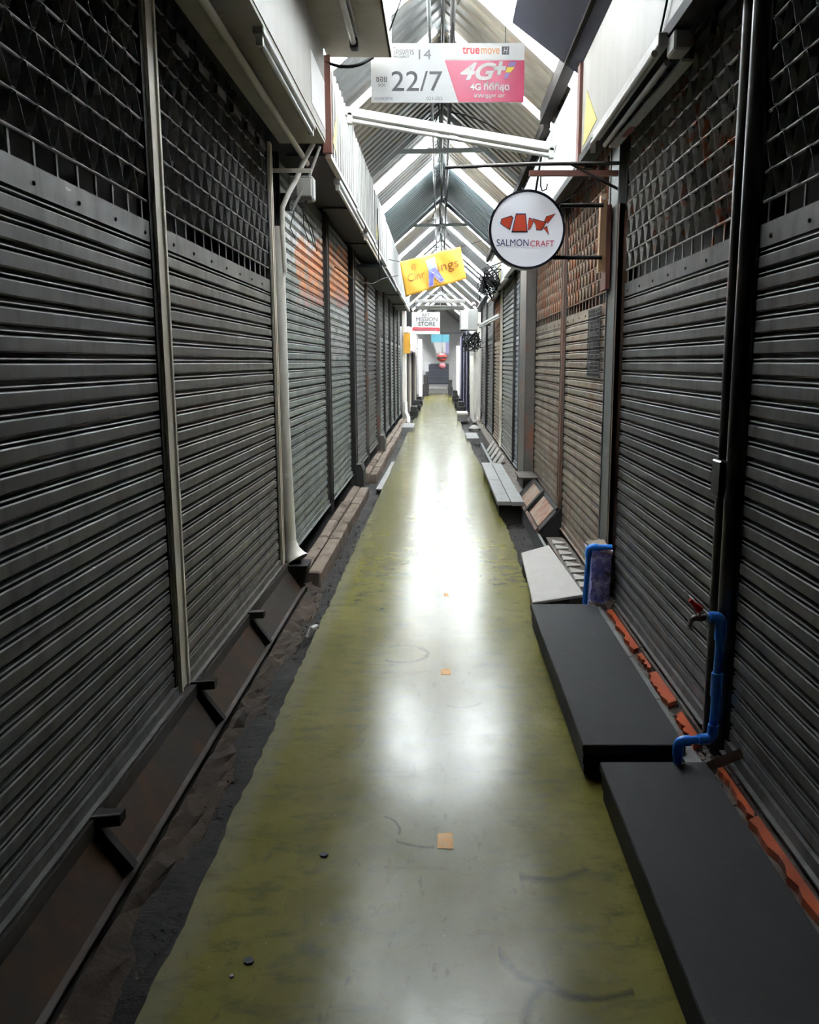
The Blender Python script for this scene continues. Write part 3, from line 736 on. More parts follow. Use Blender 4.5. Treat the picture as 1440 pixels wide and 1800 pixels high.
single('roof_tarp', MB().hexa([(.50,3.2,3.93),(1.05,3.2,3.50),(1.05,6.30,3.48),(.50,6.42,3.92),(.50,3.2,3.945),(1.05,3.2,3.515),(1.05,6.30,3.495),(.50,6.42,3.935)]), M['navy'],
       'dark navy sheet covering the roof light near the dark beam', 'sheet')
t = thing('fluorescent_light', 'double white tube light with a starter box under the pale fascia', 'lamp', (.96,4.62,2.92))
part('batten', MB().box(-.06,-.015,-.82,.72,-.03,.02), M['batten'], t, bevel=.004)
part('tube', MB().tube([(-.065,-.78,-.05),(-.065,.68,-.05)], .014, 10), M['tube'], t, smooth=True)
part('tube', MB().tube([(.01,-.70,-.06),(.01,.70,-.06)], .014, 10), M['old_tube'], t, smooth=True)
part('reflector', MB().bar((.075,-.78,-.075),(.06,.70,-.07),.05,.012), M['batten'], t)
part('red_sticker', MB().bar((.068,.22,-.083),(.065,.42,-.083),.03,.003), M['pink_paper'], t, label='pink sticker')
part('starter_box', MB().box(-.02,.05,-.92,-.80,-.08,0), M['batten'], t, bevel=.008)
part('end_clip', MB().bar((-.06,.70,-.01),(-.04,.82,-.07),.03,.02), M['batten'], t)
# row of little weights along the dark soffit on the tap side
single('curtain_rail', MB().bar((1.10,1.2,2.93),(1.10,5.2,2.93),.02,.03), M['dark_steel'], 'dark rail under the soffit above the rust-flecked grille', 'rail')
for i in range(8):
    yy = 2.55 + i*.30
    single('rail_clip', MB().box(-.012,.012,-.10,.10,-.02,.02), M['sill'], f'small grey plate in the broken line under the dark soffit, {ORD[i]} past the black post', 'plate', (1.08,yy,2.90), group='plates under the dark soffit')
for i in range(6):
    yy = 3.9 + i*.33
    single('rail_clip', MB().box(-.01,.01,-.09,.09,-.02,.02), M['sill'], f'small grey plate above the grille before the drainpipe, {ORD[i]} past the cream post', 'plate', (-1.10,yy,2.92), group='plates above the left grille')

# light battens across the alley
t = thing('fluorescent_light', 'long double white batten slanting across the alley below the 22/7 sign', 'lamp', (.08,6.8,3.31))
part('batten', MB().bar((-.79,0,.135),(.79,0,-.125),.07,.06), M['batten'], t, bevel=.006)
part('tube', MB().tube([(-.74,-.02,.065),(.74,-.02,-.18)], .016, 10), M['tube'], t, smooth=True)
for q, z in ((-.755,.075),(.755,-.17)): part('lamp_holder', MB().box(q-.02,q+.02,-.035,.02,z-.03,z+.05), M['tube'], t, bevel=.005)
t = thing('fluorescent_light', 'double white batten across the alley above the small white shop sign', 'lamp', (-.01,16.5,2.66))
part('batten', MB().box(-.48,.48,-.05,.05,.04,.10), M['batten'], t, bevel=.006)
part('tube', MB().tube([(-.46,-.02,-.02),(.46,-.02,-.02)], .02, 10), M['tube'], t, smooth=True)
part('tube', MB().tube([(-.46,.04,-.06),(.46,.04,-.06)], .03, 10), M['tube'], t, smooth=True)
tube_light('thin white tube light at the top of the distant dark shutters', (.82,18.2,2.36), (1.06,15.6,2.44), .04)

# bracket bars on the tap side
t = thing('bracket_bar', 'grey rod reaching across the alley from the grey post', 'bar', (.55,5.3,2.74))
part('rod', MB().tube([(-.52,0,-.01),(.0,0,.01),(.55,0,.015)], .011, 8), M['sill'], t, smooth=True)
part('brace', MB().tube([(.22,0,.01),(.55,.05,-.14)], .009, 8), M['sill'], t)
single('red_bar', MB().bar((.53,5.36,2.71),(1.1,5.36,2.71),.03,.03), M['red_wood'], 'red-brown steel bar below the grey rod', 'bar')
single('wire_hook', MB().tube([(.6,5.36,2.70),(.6,5.36,2.64),(.61,5.36,2.61),(.635,5.36,2.62),(.64,5.36,2.65)], .004, 6), M['wire'], 'bent wire hook hanging from the red-brown bar', 'hook')

# trusses and ridge pipes
for i, yy in enumerate((10.4,15.8,21.2,26.4,31.6)):
    t = thing('roof_truss', f'grey-green steel roof truss with a collar tie, {["first","second","third","fourth","fifth"][i]} along the alley', 'truss', (RX,yy,RZ-.07))
    part('rafter', MB().bar((0,0,0),(-1.2,0,-1.2*SL),.05,.07,(0,1,0)), M['truss'], t)
    part('rafter', MB().bar((0,0,0),(1.2,0,-1.2*SL),.05,.07,(0,1,0)), M['truss'], t)
    part('collar_tie', MB().bar((-.50,0,-.44),(.50,0,-.42),.045,.05,(0,0,1)), M['truss'], t)
    part('hanger', MB().bar((-.02,0,0),(-.02,0,-.44),.03,.03,(0,1,0)), M['truss'], t)
for x, z, r, lb in ((-.085,4.20,.016,'grey pipe under the roof ridge, nearest the canopy side'),(.02,4.26,.014,'thin grey pipe in the middle of the ridge bundle'),(.095,4.18,.020,'dark pipe under the ridge on the round sign side')):
    single('ridge_pipe', MB().tube([(x,2,z),(x,36,z)], r, 10), M['dark_steel' if x > 0 else 'grey_steel'], lb, 'pipe', smooth=True)
for i in range(9):
    y0 = 5 + i*1.9; x0 = random.uniform(-.12,.14)
    single('ridge_wire', MB().tube([(x0,y0,4.22),(x0+.03,y0+.4,4.1),(x0-.04,y0+.9,4.05),(x0+.02,y0+1.5,4.12),(x0,y0+1.9,4.22)], .006, 5), M['wire'], f'dark wire sagging from the pipes under the roof ridge, {ORD[i]} along the alley', 'wire', group='wires under the roof ridge')
def smooth_pts(p, k=5):
    p = [Vector(q) for q in p]; p = [p[0]] + p + [p[-1]]; out = []
    for i in range(1, len(p)-2):
        for j in range(k):
            u = j/k
            out.append(.5*((2*p[i]) + (p[i+1]-p[i-1])*u + (2*p[i-1]-5*p[i]+4*p[i+1]-p[i+2])*u*u + (3*p[i]-3*p[i+1]+p[i+2]-p[i-1])*u**3))
    return out + [p[-2]]
def cable(label, pts, r=.006):
    # a gentle sag through given points
    return single('cable', MB().tube(smooth_pts(pts), r, 6), M['wire'], label, 'cable')
cable('thick black cable looping from the dark red post to the 22/7 sign', [(-.78,6.2,3.60),(-.70,6.2,3.575),(-.62,6.22,3.575),(-.54,6.25,3.60),(-.46,6.3,3.66)], .011)
cable('black cable running down the pale fascia by the starter box', [(.935,3.55,3.62),(.935,3.62,3.35),(.935,3.8,3.10),(.94,3.95,2.98)], .005)
cable('thin dark cable across the spray-painted shutters to the orange banner', [(-1.1,9.2,2.58),(-.95,9.6,2.50),(-.8,10.2,2.50),(-.74,11.5,2.68),(-.62,13,2.86)], .006)
cable('dark wire hanging down the fascia edge near the orange banner', [(-.745,10.6,3.4),(-.745,10.7,2.9),(-.745,10.9,2.6)], .006)
cable('diagonal wire above the round sign arm', [(.72,5.46,2.55),(.84,5.5,2.62),(.98,5.6,2.72)], .004)
cable('black cable drooping along the pale fascia beyond the round sign', [(.92,8.2,3.45),(.92,8.8,3.15),(.92,9.4,3.0),(.88,10.4,2.95),(.8,11.6,3.02)], .010)
cable('second cable drooping along the pale fascia beyond the round sign', [(.93,8.6,3.0),(.92,9.6,2.88),(.88,10.8,2.86),(.62,13,2.95)], .008)
cable('black cable strung below the roof between fascia and ridge', [(.9,9.3,3.6),(.6,9.0,3.85),(.3,9.2,4.05),(.08,9.6,4.2)], .006)
cable('slack wire crossing from the ridge to the beige light box', [(.0,5.6,4.2),(-.15,5.7,4.0),(-.33,6.0,3.72)], .005)
t = thing('wire_tangle', 'dark tangle of cables bunched on the eave before the grey metal box', 'cable bunch', (.80,14.5,2.85))
for i in range(26):
    p = [(random.uniform(-.18,.14),random.uniform(-1.3,1.3),random.uniform(-.2,.22)) for _ in range(5)]
    part('cable', MB().tube(smooth_pts(p), random.uniform(.005,.010), 5), M['wire'], t)
t = thing('wire_tangle', 'dark tangle of cables hanging beneath the grey metal box', 'cable bunch', (.72,20.5,2.08))
for i in range(20):
    p = [(random.uniform(-.2,.25),random.uniform(-1.,1.),random.uniform(-.22,.22)) for _ in range(5)]
    part('cable', MB().tube(smooth_pts(p), random.uniform(.006,.012), 5), M['wire'], t)

# ------------------------------------------------------------------ signs
def text(name, s, box, parent, m, y=-.004, shear=0, off=0, font=None):
    cu = bpy.data.curves.new(name, 'FONT'); cu.body = s; cu.size = 1; cu.shear = shear; cu.offset = off
    cu.extrude = .001; cu.resolution_u = 4
    tmp = bpy.data.objects.new(name, cu); C.objects.link(tmp)
    bpy.context.view_layer.update()
    me = bpy.data.meshes.new_from_object(tmp.evaluated_get(bpy.context.evaluated_depsgraph_get()))
    bpy.data.objects.remove(tmp)
    x0, x1, z0, z1 = box
    vs = [v.co.copy() for v in me.vertices]
    if not vs: return None
    ax, bx = min(v.x for v in vs), max(v.x for v in vs); ay, by = min(v.y for v in vs), max(v.y for v in vs)
    for v in me.vertices:
        c = v.co
        v.co = (x0 + (c.x-ax)/(bx-ax)*(x1-x0), y + c.z, z0 + (c.y-ay)/(by-ay)*(z1-z0))
    me.materials.clear(); me.materials.append(m); me.name = name
    return place(name, me, parent)

# street sign 22/7, local units: x 0..1.06, z 0..0.382
t = thing('street_sign', 'white and pink rectangular hanging sign reading 22/7 and 4G+', 'sign', (-.48,6.35,3.384))
W_, H_ = 1.062, .382
def sx(px): return (px-652)/270*W_
def sz(py): return (180-py)/104*H_
part('panel', MB().box(0,W_,0,.012,0,H_), M['sign_white'], t)
part('grey_field', MB().prism([(0,0),(sx(806),0),(sx(770),H_),(0,H_)],'y',-.002,0), M['sign_grey'], t)
part('pink_field', MB().prism([(sx(806),.003),(W_,.003),(W_,sz(106)),(sx(782),sz(106))],'y',-.003,0), M['sign_pink'], t)
part('white_field', MB().prism([(sx(782),sz(104)),(W_,sz(104)),(W_,H_),(sx(771),H_)],'y',-.003,0), M['sign_white'], t)
text('lettering', '22/7', (sx(688),sx(778),sz(160),sz(125)), t, M['ink'])
text('lettering', '14', (sx(736),sx(758),sz(104),sz(87)), t, M['ink_soft'])
text('lettering', 'โครงการ', (sx(692),sx(728),sz(96),sz(83)), t, M['ink_soft'])
text('lettering', 'PROJECT', (sx(692),sx(720),sz(103),sz(98)), t, M['ink_soft'])
text('lettering', 'ซอย', (sx(661),sx(680),sz(144),sz(135)), t, M['ink'])
text('lettering', 'SOI', (sx(665),sx(676),sz(152),sz(147)), t, M['ink_soft'])
text('lettering', 'เขตจตุจักร', (sx(658),sx(690),sz(177),sz(170)), t, M['ink_soft'])
text('lettering', '021-052', (sx(750),sx(778),sz(176),sz(170)), t, M['ink_soft'])
text('lettering', 'true', (sx(813),sx(843),sz(95),sz(82)), t, M['ink_red'], -.005, 0, .012)
text('lettering', 'move', (sx(846),sx(878),sz(95),sz(85)), t, M['ink_orange'], -.005)
em = part('emblem', MB().box(sx(882),sx(895),-.005,0,sz(96),sz(82)), M['ink'], t)
text('emblem_letter', 'H', (sx(885),sx(892.5),sz(94),sz(84)), em, M['ink_white'], -.0065, .2)
text('lettering', '4G', (sx(809),sx(873),sz(141),sz(110)), t, M['ink_white'], -.005, .35, .03)
text('lettering', '+', (sx(868),sx(890),sz(132),sz(108)), t, M['ink_white'], -.005, .2, .05)
part('colour_flash', MB().prism([(sx(886),sz(140)),(sx(889),sz(128)),(sx(897),sz(128)),(sx(893),sz(136))],'y',-.005,0), M['ink_violet'], t)
part('colour_flash', MB().prism([(sx(889),sz(127)),(sx(892),sz(118)),(sx(905),sz(118)),(sx(898),sz(127))],'y',-.005,0), M['ink_yellow'], t)
part('colour_flash', MB().prism([(sx(893),sz(117)),(sx(896),sz(109)),(sx(908),sz(109)),(sx(905),sz(117))],'y',-.005,0), M['ink_violet'], t)
text('lettering', '4G ที่ดีที่สุด', (sx(827),sx(896),sz(163),sz(144)), t, M['ink_white'], -.005, 0, .03)
text('lettering', 'จากทรูมูฟ เอช', (sx(834),sx(889),sz(174),sz(164)), t, M['ink_white'], -.005, .15, .02)
for q in (.14, .93): part('hanging_wire', MB().tube([(q,.006,H_),(q,.006,H_+.16)], .003, 5), M['wire'], t)

# round sign
t = thing('round_sign', 'round white lightbox sign with a red fish and SALMONCRAFT lettering', 'sign', (.53,5.45,2.397))
Rr = .222
mb = MB(); n = 56
for r, yy in ((Rr+.012,-.03),(Rr+.012,.05),(Rr-.003,.05),(Rr-.003,-.03)):
    for i in range(n): mb.v.append((r*math.cos(2*math.pi*i/n), yy, r*math.sin(2*math.pi*i/n)))
for k4 in range(4):
    for i in range(n):
        mb.f.append([k4*n+i, k4*n+(i+1)%n, ((k4+1)%4)*n+(i+1)%n, ((k4+1)%4)*n+i]); mb.m.append(0)
part('rim', mb, M['rim'], t, smooth=True)
part('face', MB().lathe([(Rr-.001,-.026),(Rr-.001,.03)], (0,0,0), 56, 'y'), M['lamp_face'], t)
k = .47/1440*260/126*1.0  # local metres per crop pixel
def fp(pts): return [((x-425)*k, (805-z)*k) for x, z in pts]
def fish(name, pts, m, y): part(name, MB().prism(fp(pts),'y',y,y+.003), m, t)
for pts in ([(190,710),(280,682),(300,700),(270,810),(205,770),(180,752)], [(322,664),(410,664),(432,830),(283,830)], [(440,700),(462,706),(485,735),(455,800),(436,812),(430,760)], [(470,705),(600,740),(560,812),(508,810),(500,765)], [(595,690),(682,664),(612,752),(575,735)], [(570,790),(605,770),(625,853)]):
    cx = sum(p[0] for p in pts)/len(pts); cz = sum(p[1] for p in pts)/len(pts)
    fish('fish_outline', pts, M['ink_navy'], -.029)
    fish('fish_piece', [(cx+(p[0]-cx)*.86, cz+(p[1]-cz)*.86) for p in pts], M['salmon'], -.031)
text('lettering', 'SALMON', ((150-425)*k,(440-425)*k,(805-950)*k,(805-888)*k), t, M['ink_navy'], -.03, 0, 0)
text('lettering', 'CRAFT', ((455-425)*k,(672-425)*k,(805-953)*k,(805-900)*k), t, M['ink_red'], -.03, 0, .0)
part('arm', MB().tube([(Rr-.02,.02,.15),(.47,.02,.15)], .013, 10), M['dark_steel'], t, smooth=True)
part('arm', MB().tube([(Rr-.09,.02,-.158),(.47,.02,-.158)], .013, 10), M['dark_steel'], t, smooth=True)
t = thing('mounting_board', 'upright splintered pale timber board carrying the round sign arms', 'board', (1.0,5.5,2.15))
part('plank', MB().hexa([(-.02,-.03,0),(.025,-.03,.01),(.025,.03,.01),(-.02,.03,0),(-.015,-.03,.46),(.02,-.03,.47),(.02,.03,.47),(-.015,.03,.46)]), M['wood'], t)
part('backing', MB().box(.025,.05,-.04,.12,-.10,.40), M['red_wood'], t)
part('bolt', MB().lathe([(.012,0),(.012,.02)], (0,-.04,.44), 8, 'y'), M['batten'], t)

# orange banner (cloth, hung askew)
pc = [Vector((-.594,13,3.059)), Vector((.3,13,3.276)), Vector((.386,13,2.816)), Vector((-.514,13,2.554))]
t = thing('cloth_banner', 'orange cloth banner hung askew with a blue jeans figure', 'banner', (-.1,13,2.93))
O = Vector((-.1,13,2.93))
def bn(u, v, dy=0):
    p = pc[0]*(1-u)*(1-v) + pc[1]*u*(1-v) + pc[2]*u*v + pc[3]*(1-u)*v - O
    p.y += .02*math.sin(u*7+v*3) + .012*math.sin(u*15-v*5) + dy
    return tuple(p)
mb = MB(); nu, nv = 24, 14
for j in range(nv+1):
    for i in range(nu+1): mb.v.append(bn(i/nu, j/nv))
for j in range(nv):
    for i in range(nu):
        a = j*(nu+1)+i; mb.f.append([a,a+1,a+nu+2,a+nu+1]); mb.m.append(0)
co = part('cloth', mb, M['banner_orange'], t, smooth=True)
co.modifiers.new('thickness','SOLIDIFY').thickness = .004
def btext(s, u0, u1, v0, v1, m, off=0):
    o = text('lettering', s, (u0,u1,-v1,-v0), t, m, 0, 0, off)
    for v in o.data.vertices:
        c = v.co; v.co = bn(c.x, -c.z, -.012)
btext('Cinr', .08, .36, .40, .62, M['banner_ink'], .0)
btext('ings', .58, .92, .32, .66, M['banner_ink'], .0)
btext('@', .16, .25, .15, .33, M['banner_ink'])
btext('ผ้า', .44, .52, .84, .94, M['banner_ink'])
def bpoly(name, pts, m, dy):
    mb = MB(); n = len(pts)
    mb.add([bn(u, v, dy) for u, v in pts] + [bn(u, v, dy-.002) for u, v in pts], [list(range(n)), [n+i for i in range(n)][::-1]] + [[i,(i+1)%n,n+(i+1)%n,n+i] for i in range(n)])
    part(name, mb, m, t)
bpoly('figure_outline', [(.41,.16),(.56,.11),(.57,.5),(.66,.86),(.58,.9),(.50,.66),(.47,.93),(.39,.93),(.43,.5)], M['banner_lilac'], -.014)
bpoly('figure_shirt', [(.42,.19),(.46,.2),(.475,.3),(.50,.28),(.50,.15),(.54,.15),(.55,.42),(.43,.45)], M['banner_pale'], -.018)
bpoly('figure_trousers', [(.43,.44),(.55,.42),(.65,.84),(.60,.87),(.50,.6),(.46,.9),(.405,.9)], M['banner_blue'], -.018)
part('cord', MB().tube([bn(0,0), (-.66,0,.16)], .004, 5), M['wire'], t); part('cord', MB().tube([bn(1,0), (.8,0,.45)], .004, 5), M['wire'], t)

# small shop sign
t = thing('shop_sign', 'small white sign reading ART MISSION STORE with a red ribbon line', 'sign', (-.57,17.5,2.16))
part('panel', MB().box(0,.565,0,.02,0,.43), M['sign_white'], t)
text('lettering', 'ART', (.20,.36,.34,.41), t, M['ink'], -.006)
text('lettering', 'MISSION', (.09,.51,.25,.33), t, M['ink'], -.006)
text('lettering', 'STORE', (.13,.47,.16,.24), t, M['ink'], -.006)
part('ribbon', MB().prism([(.0,.07),(.045,.07),(.06,.11),(.50,.10),(.505,.05),(.56,.06),(.56,.11),(.55,.125),(.03,.135)],'y',-.005,0), M['ink_red'], t)
part('pink_band', MB().box(.05,.50,-.003,0,.06,.105), M['pink_paper'], t)
for q in (.05,.5): part('hanging_wire', MB().tube([(q,.01,.43),(q,.01,.62)], .004, 5), M['wire'], t)
t = thing('cloth_banner', 'teal and white cloth hanging across the alley past the small white sign', 'banner', (.0,25,1.85))
part('teal_cloth', MB().box(-.26,.26,0,.01,.32,.54), M['teal'], t); part('white_cloth', MB().prism([(-.2,.32),(.24,.32),(.18,.02),(-.1,.0)],'y',0,.01), M['white_cloth'], t)
part('purple_trim', MB().box(.16,.25,-.005,.0,.0,.32), M['purple_cloth'], t); part('cord', MB().tube([(-.7,0,.58),(.8,0,.58)], .006, 5), M['wire'], t)
t = thing('paper_lantern', 'red paper lantern with a dark band below the teal cloth', 'lantern', (.05,24,1.62))
part('shade', MB().lathe([(.05,0),(.13,.05),(.14,.11),(.12,.18),(.05,.22)], (0,0,0), 16), M['red_paper'], t, smooth=True); part('band', MB().lathe([(.142,.08),(.145,.10),(.142,.13)], (0,0,0), 16), M['dark_steel'], t)
part('cord', MB().tube([(0,0,.2),(0,0,.9)], .004, 5), M['wire'], t)
t = thing('paper_lantern', 'pink paper lantern hanging under the red one', 'lantern', (.06,24.4,1.42))
part('shade', MB().lathe([(.04,0),(.09,.04),(.10,.08),(.08,.13),(.03,.16)], (0,0,0), 16), M['pink_paper'], t, smooth=True)
part('cord', MB().tube([(0,0,.15),(0,0,.6)], .004, 5), M['wire'], t)
t = thing('shop_sign', 'small orange hanging sign on the canopy side in the distance', 'sign', (-.92,24.2,1.85))
part('panel', MB().box(-.09,.09,0,.03,0,.55), M['banner_orange'], t); part('frame', MB().box(-.1,.1,.005,.035,-.01,.0).box(-.1,.1,.005,.035,.55,.57), M['brown_panel'], t)
t = thing('metal_box', 'grey metal box hung high at the eave in the distance', 'box', (.62,19,2.28))
part('housing', MB().box(-.19,.19,-.25,.25,0,.44), M['ac_grey'], t, bevel=.01); part('front_panel', MB().box(-.17,-.02,-.262,-.25,.02,.42), M['batten'], t); part('bracket', MB().box(.1,.48,-.02,.02,.1,.15), M['dark_steel'], t)
single('round_lamp', MB().lathe([(.01,-.05),(.04,-.03),(.05,0),(.04,.03),(.01,.05)], (0,0,0), 12), M['tube'], 'small white globe lamp above the grey metal box', 'lamp', (.70,18.4,2.80), smooth=True)

# ------------------------------------------------------------------ low things on the canopy side
sk = struct('baseboard_left')
part('sill_angle', MB().box(-1.13,-1.085,-1.2,6.0,.165,.195).box(-1.09,-1.08,-1.2,6.0,.14,.195), M['sill'], sk)
for a, b_ in ((-1.2,1.30),(1.33,2.45),(2.52,3.58),(3.66,4.66),(4.72,5.92)):
    part('skirt_panel', MB().hexa([(-1.01,a,.0),(-.995,a,.0),(-.995,b_,.0),(-1.01,b_,.0),(-1.115,a,.17),(-1.10,a,.17),(-1.10,b_,.17),(-1.115,b_,.17)]), M['rust_sheet'], sk)
part('bottom_angle', MB().box(-1.0,-.965,-1.2,6.0,-.012,.0).box(-.972,-.965,-1.2,6.0,-.045,.0), M['sill'], sk)
for i, yy in enumerate((1.31,2.48,3.62,4.69,5.95)):
    t = thing('shelf_bracket', f'dark steel T-bracket on the rusty skirting, {["hidden under the frame edge","nearest the viewer","below the cream post","third along","below the drainpipe"][i]}', 'bracket', (-1.05,yy,.1))
    part('strut', MB().bar((-.055,0,.075),(.065,0,-.09),.045,.035,(0,1,0)), M['dark_steel'], t)
    part('tab', MB().hexa([(-.06,-.03,.065),(.045,-.01,.065),(.045,.04,.065),(-.06,.03,.065),(-.06,-.03,.10),(.045,-.01,.10),(.045,.04,.10),(-.06,.03,.10)]), M['dark_steel'], t)
    part('tab_plate', MB().hexa([(-.06,-.03,.101),(.045,-.01,.101),(.045,.0,.101),(-.06,-.02,.101),(-.06,-.03,.105),(.045,-.01,.105),(.045,.0,.105),(-.06,-.02,.105)]), M['sill'], t)
# earthy kerb under the skirting
mb = MB(); n_ = 90
rows = []
for j in range(n_+1):
    yy = -1.2 + 7.4*j/n_
    pr = [(-1.05,-.03),(-.97,-.025),(-.945,-.035),(-.915,-.06),(-.895,-.075),(-.86,-.08),(-.84,-.11)]
    for i, (x, z) in enumerate(pr):
        mb.v.append((x+random.uniform(-.012,.012), yy, z+random.uniform(-.012,.012)))
for j in range(n_):
    for i in range(6):
        a = j*7+i; mb.f.append([a,a+1,a+8,a+7]); mb.m.append(0)
me = bpy.data.meshes.new('kerb'); me.from_pydata(mb.v, [], mb.f); me.materials.append(M['kerb_dirt'])
o = place('trim_1', me); o['kind'] = 'structure'
# block kerb further on
kb = struct('trim_2')
def rough_block(x0, x1, y0, y1, z0, z1, j=.008):
    mb = MB()
    q = [(x0,y0,z0),(x1,y0,z0),(x1,y1,z0),(x0,y1,z0),(x0,y0,z1),(x1,y0,z1),(x1,y1,z1),(x0,y1,z1)]
    return mb.hexa([tuple(c+random.uniform(-j,j) for c in p) for p in q])
y = 6.25
while y < 24:
    L = random.uniform(.7,1.3)
    if not (10.6 < y < 10.95 or 15 < y < 15.25):
        part('kerb_block', rough_block(-1.0,-.90,y,y+L-.03,-.12,.05), M['kerb'], kb, bevel=.012)
        part('kerb_block', rough_block(-1.11,-1.015,y+.12,y+L+.08,-.10,.055), M['kerb'], kb, bevel=.012)
    y += L
single('gutter_cover', MB().hexa([(-.83,10.9,-.03),(-.64,10.9,-.03),(-.64,14.0,-.03),(-.80,14.0,-.03),(-.83,10.9,-.01),(-.64,10.9,-.01),(-.64,14.0,-.01),(-.80,14.0,-.01)]), M['ac_grey'], 'grey cover slab lying in the gutter beside the walkway', 'slab')
single('step_block', MB().box(-.14,.14,-.5,.9,-.1,.10), M['bench'], 'grey step block at the gutter edge before the white column', 'step', (-.77,20.6,0), bevel=.01)
single('pipe_stub', MB().tube([(-.80,4.98,-.05),(-.78,5.0,.0),(-.75,5.02,.005)], .022, 8), M['white_pvc'], 'broken white pipe stub poking from the gutter edge', 'pipe')
# gutter rubble
mb = MB()
for i in range(700):
    side = random.random() < .7
    x = random.uniform(-.90,-.76) if side else random.uniform(.67,.9)
    yy = random.uniform(1.2,9) if side else random.uniform(6.9,8.7)
    r = random.uniform(.004,.014)
    vs = [(x+random.uniform(-r,r), yy+random.uniform(-r,r), -.075+random.uniform(-.5,1)*r) for _ in range(4)]
    mb.add(vs, [(0,1,2),(0,2,3),(0,3,1),(1,3,2)])
o = struct('gutter_rubble', mb, M['kerb_dirt']); o['kind'] = 'stuff'

# ------------------------------------------------------------------ low things on the tap side
lg = struct('trim_3')
part('bed', MB().box(.93,1.3,-6,7.3,-.1,.085), M['concrete'], lg)
part('bed', MB().box(.95,1.3,7.3,24,-.1,.05), M['concrete'], lg)
yy = -.4
while yy < 5.1:
    L = random.uniform(.55,.9)
    part('concrete_strip', rough_block(.93,.995,yy,min(5.15,yy+L)-.008,.0,.104,.003), M['concrete_grey'], lg)
    yy += L
yy = -.4
while yy < 5.1:
    L = random.uniform(.5,.8)
    part('concrete_strip', rough_block(1.066,1.12,yy,min(5.15,yy+L)-.006,.0,.106,.004), M['concrete'], lg)
    yy += L
for a, b_, x0, x1 in ((4.30,5.02,1.008,1.058),(4.02,4.22,1.02,1.056),(3.58,3.95,1.0,1.064),(3.16,3.46,1.0,1.052),(2.62,2.98,1.03,1.062),(1.98,2.60,1.02,1.066),(1.2,1.94,1.03,1.066)):
    n = 13; pts = []
    for i in range(n): pts.append((x0+.008+random.uniform(-.010,.012), a+(b_-a)*i/(n-1)))
    pts += [(x1-.006, b_+.03), (x1-.006, a+.03)]
    part('orange_tile', MB().prism(pts,'z',.08,.112), M['orange_tile'], lg)
mb = MB()
for i in range(500):
    x = random.uniform(.99,1.09); yy = random.choice([random.uniform(1.2,5.2), random.uniform(3.4,4.4), random.uniform(2.9,3.2)]); r = random.uniform(.003,.011)
    mb.add([(x+random.uniform(-r,r), yy+random.uniform(-r,r), .088+random.uniform(-.2,1.4)*r) for _ in range(4)], [(0,1,2),(0,2,3),(0,3,1),(1,3,2)])
part('rubble', mb, M['concrete_grey'], lg, stuff=True)
# triangular tiles past the purple pier
for i in range(8):
    yy = 5.62+i*.2
    part('triangle_tile', MB().prism([(.95,yy),(1.055,yy+.02),(1.05,yy+.06),(.96,yy+.165)],'z',.08,.10), M['white_tile'], lg)
single('broken_timber', MB().bar((1.02,3.02,.09),(1.09,2.9,.2),.02,.035), M['rust_steel'], 'short broken stick leaning by the foot of the black post', 'stick')

def platform(x0, x1, y0, y1, label, extra):
    cx, cy = (x0+x1)/2, (y0+y1)/2
    t = thing('platform', label, 'platform', (cx,cy,0))
    w, l = (x1-x0)/2, (y1-y0)/2
    part('top_board', MB().box(-w,w,-l,l,.105,.14), M['platform'], t, bevel=.004)
    part('frame_rail', MB().box(-w+.006,-w+.04,-l+.02,l-.02,.05,.105), M['platform_side'], t)
    part('frame_rail', MB().box(w-.04,w-.006,-l+.02,l-.02,.05,.105), M['platform_side'], t)
    part('end_rail', MB().box(-w+.04,w-.04,-l+.015,-l+.05,.05,.105), M['platform_side'], t)
    part('end_rail', MB().box(-w+.04,w-.04,l-.05,l-.015,.05,.105), M['platform_side'], t)
    for q in extra:
        for s in (-1, 1):
            part('leg', MB().box(s*(w-.055)-.03, s*(w-.055)+.03, q-.05, q+.05, 0, .05), M['platform_side'], t)
    part('skirt_board', MB().box(-w+.012,-w+.03,-l+.03,l-.03,.004,.05), M['platform_side'], t)
platform(.553,.952,3.10,5.06,'black mat-topped low platform beside the red-handled tap',(-.85,0,.85))
platform(.592,.985,.6,2.96,'black mat-topped low platform nearest the viewer',(-1.0,0,1.0))
single('packing_block', MB().box(-.03,.03,-.05,.05,0,.05), M['red_wood'], 'small brown block under the edge of the far black platform', 'block', (.60,4.75,0))
# pale board
single('cement_board', MB().hexa([(.60,5.36,.045),(.925,5.30,.115),(.885,6.80,.115),(.66,6.80,.05),(.60,5.36,.065),(.925,5.30,.135),(.885,6.80,.135),(.66,6.80,.07)]), M['slab'], 'pale cement board bridging the gutter before the far black platform', 'board', bevel=.004)
single('board_prop', MB().box(-.05,.05,-.5,.5,-.1,.04), M['kerb_dirt'], 'brown block propping the pale cement board', 'block', (.70,6.1,.0))
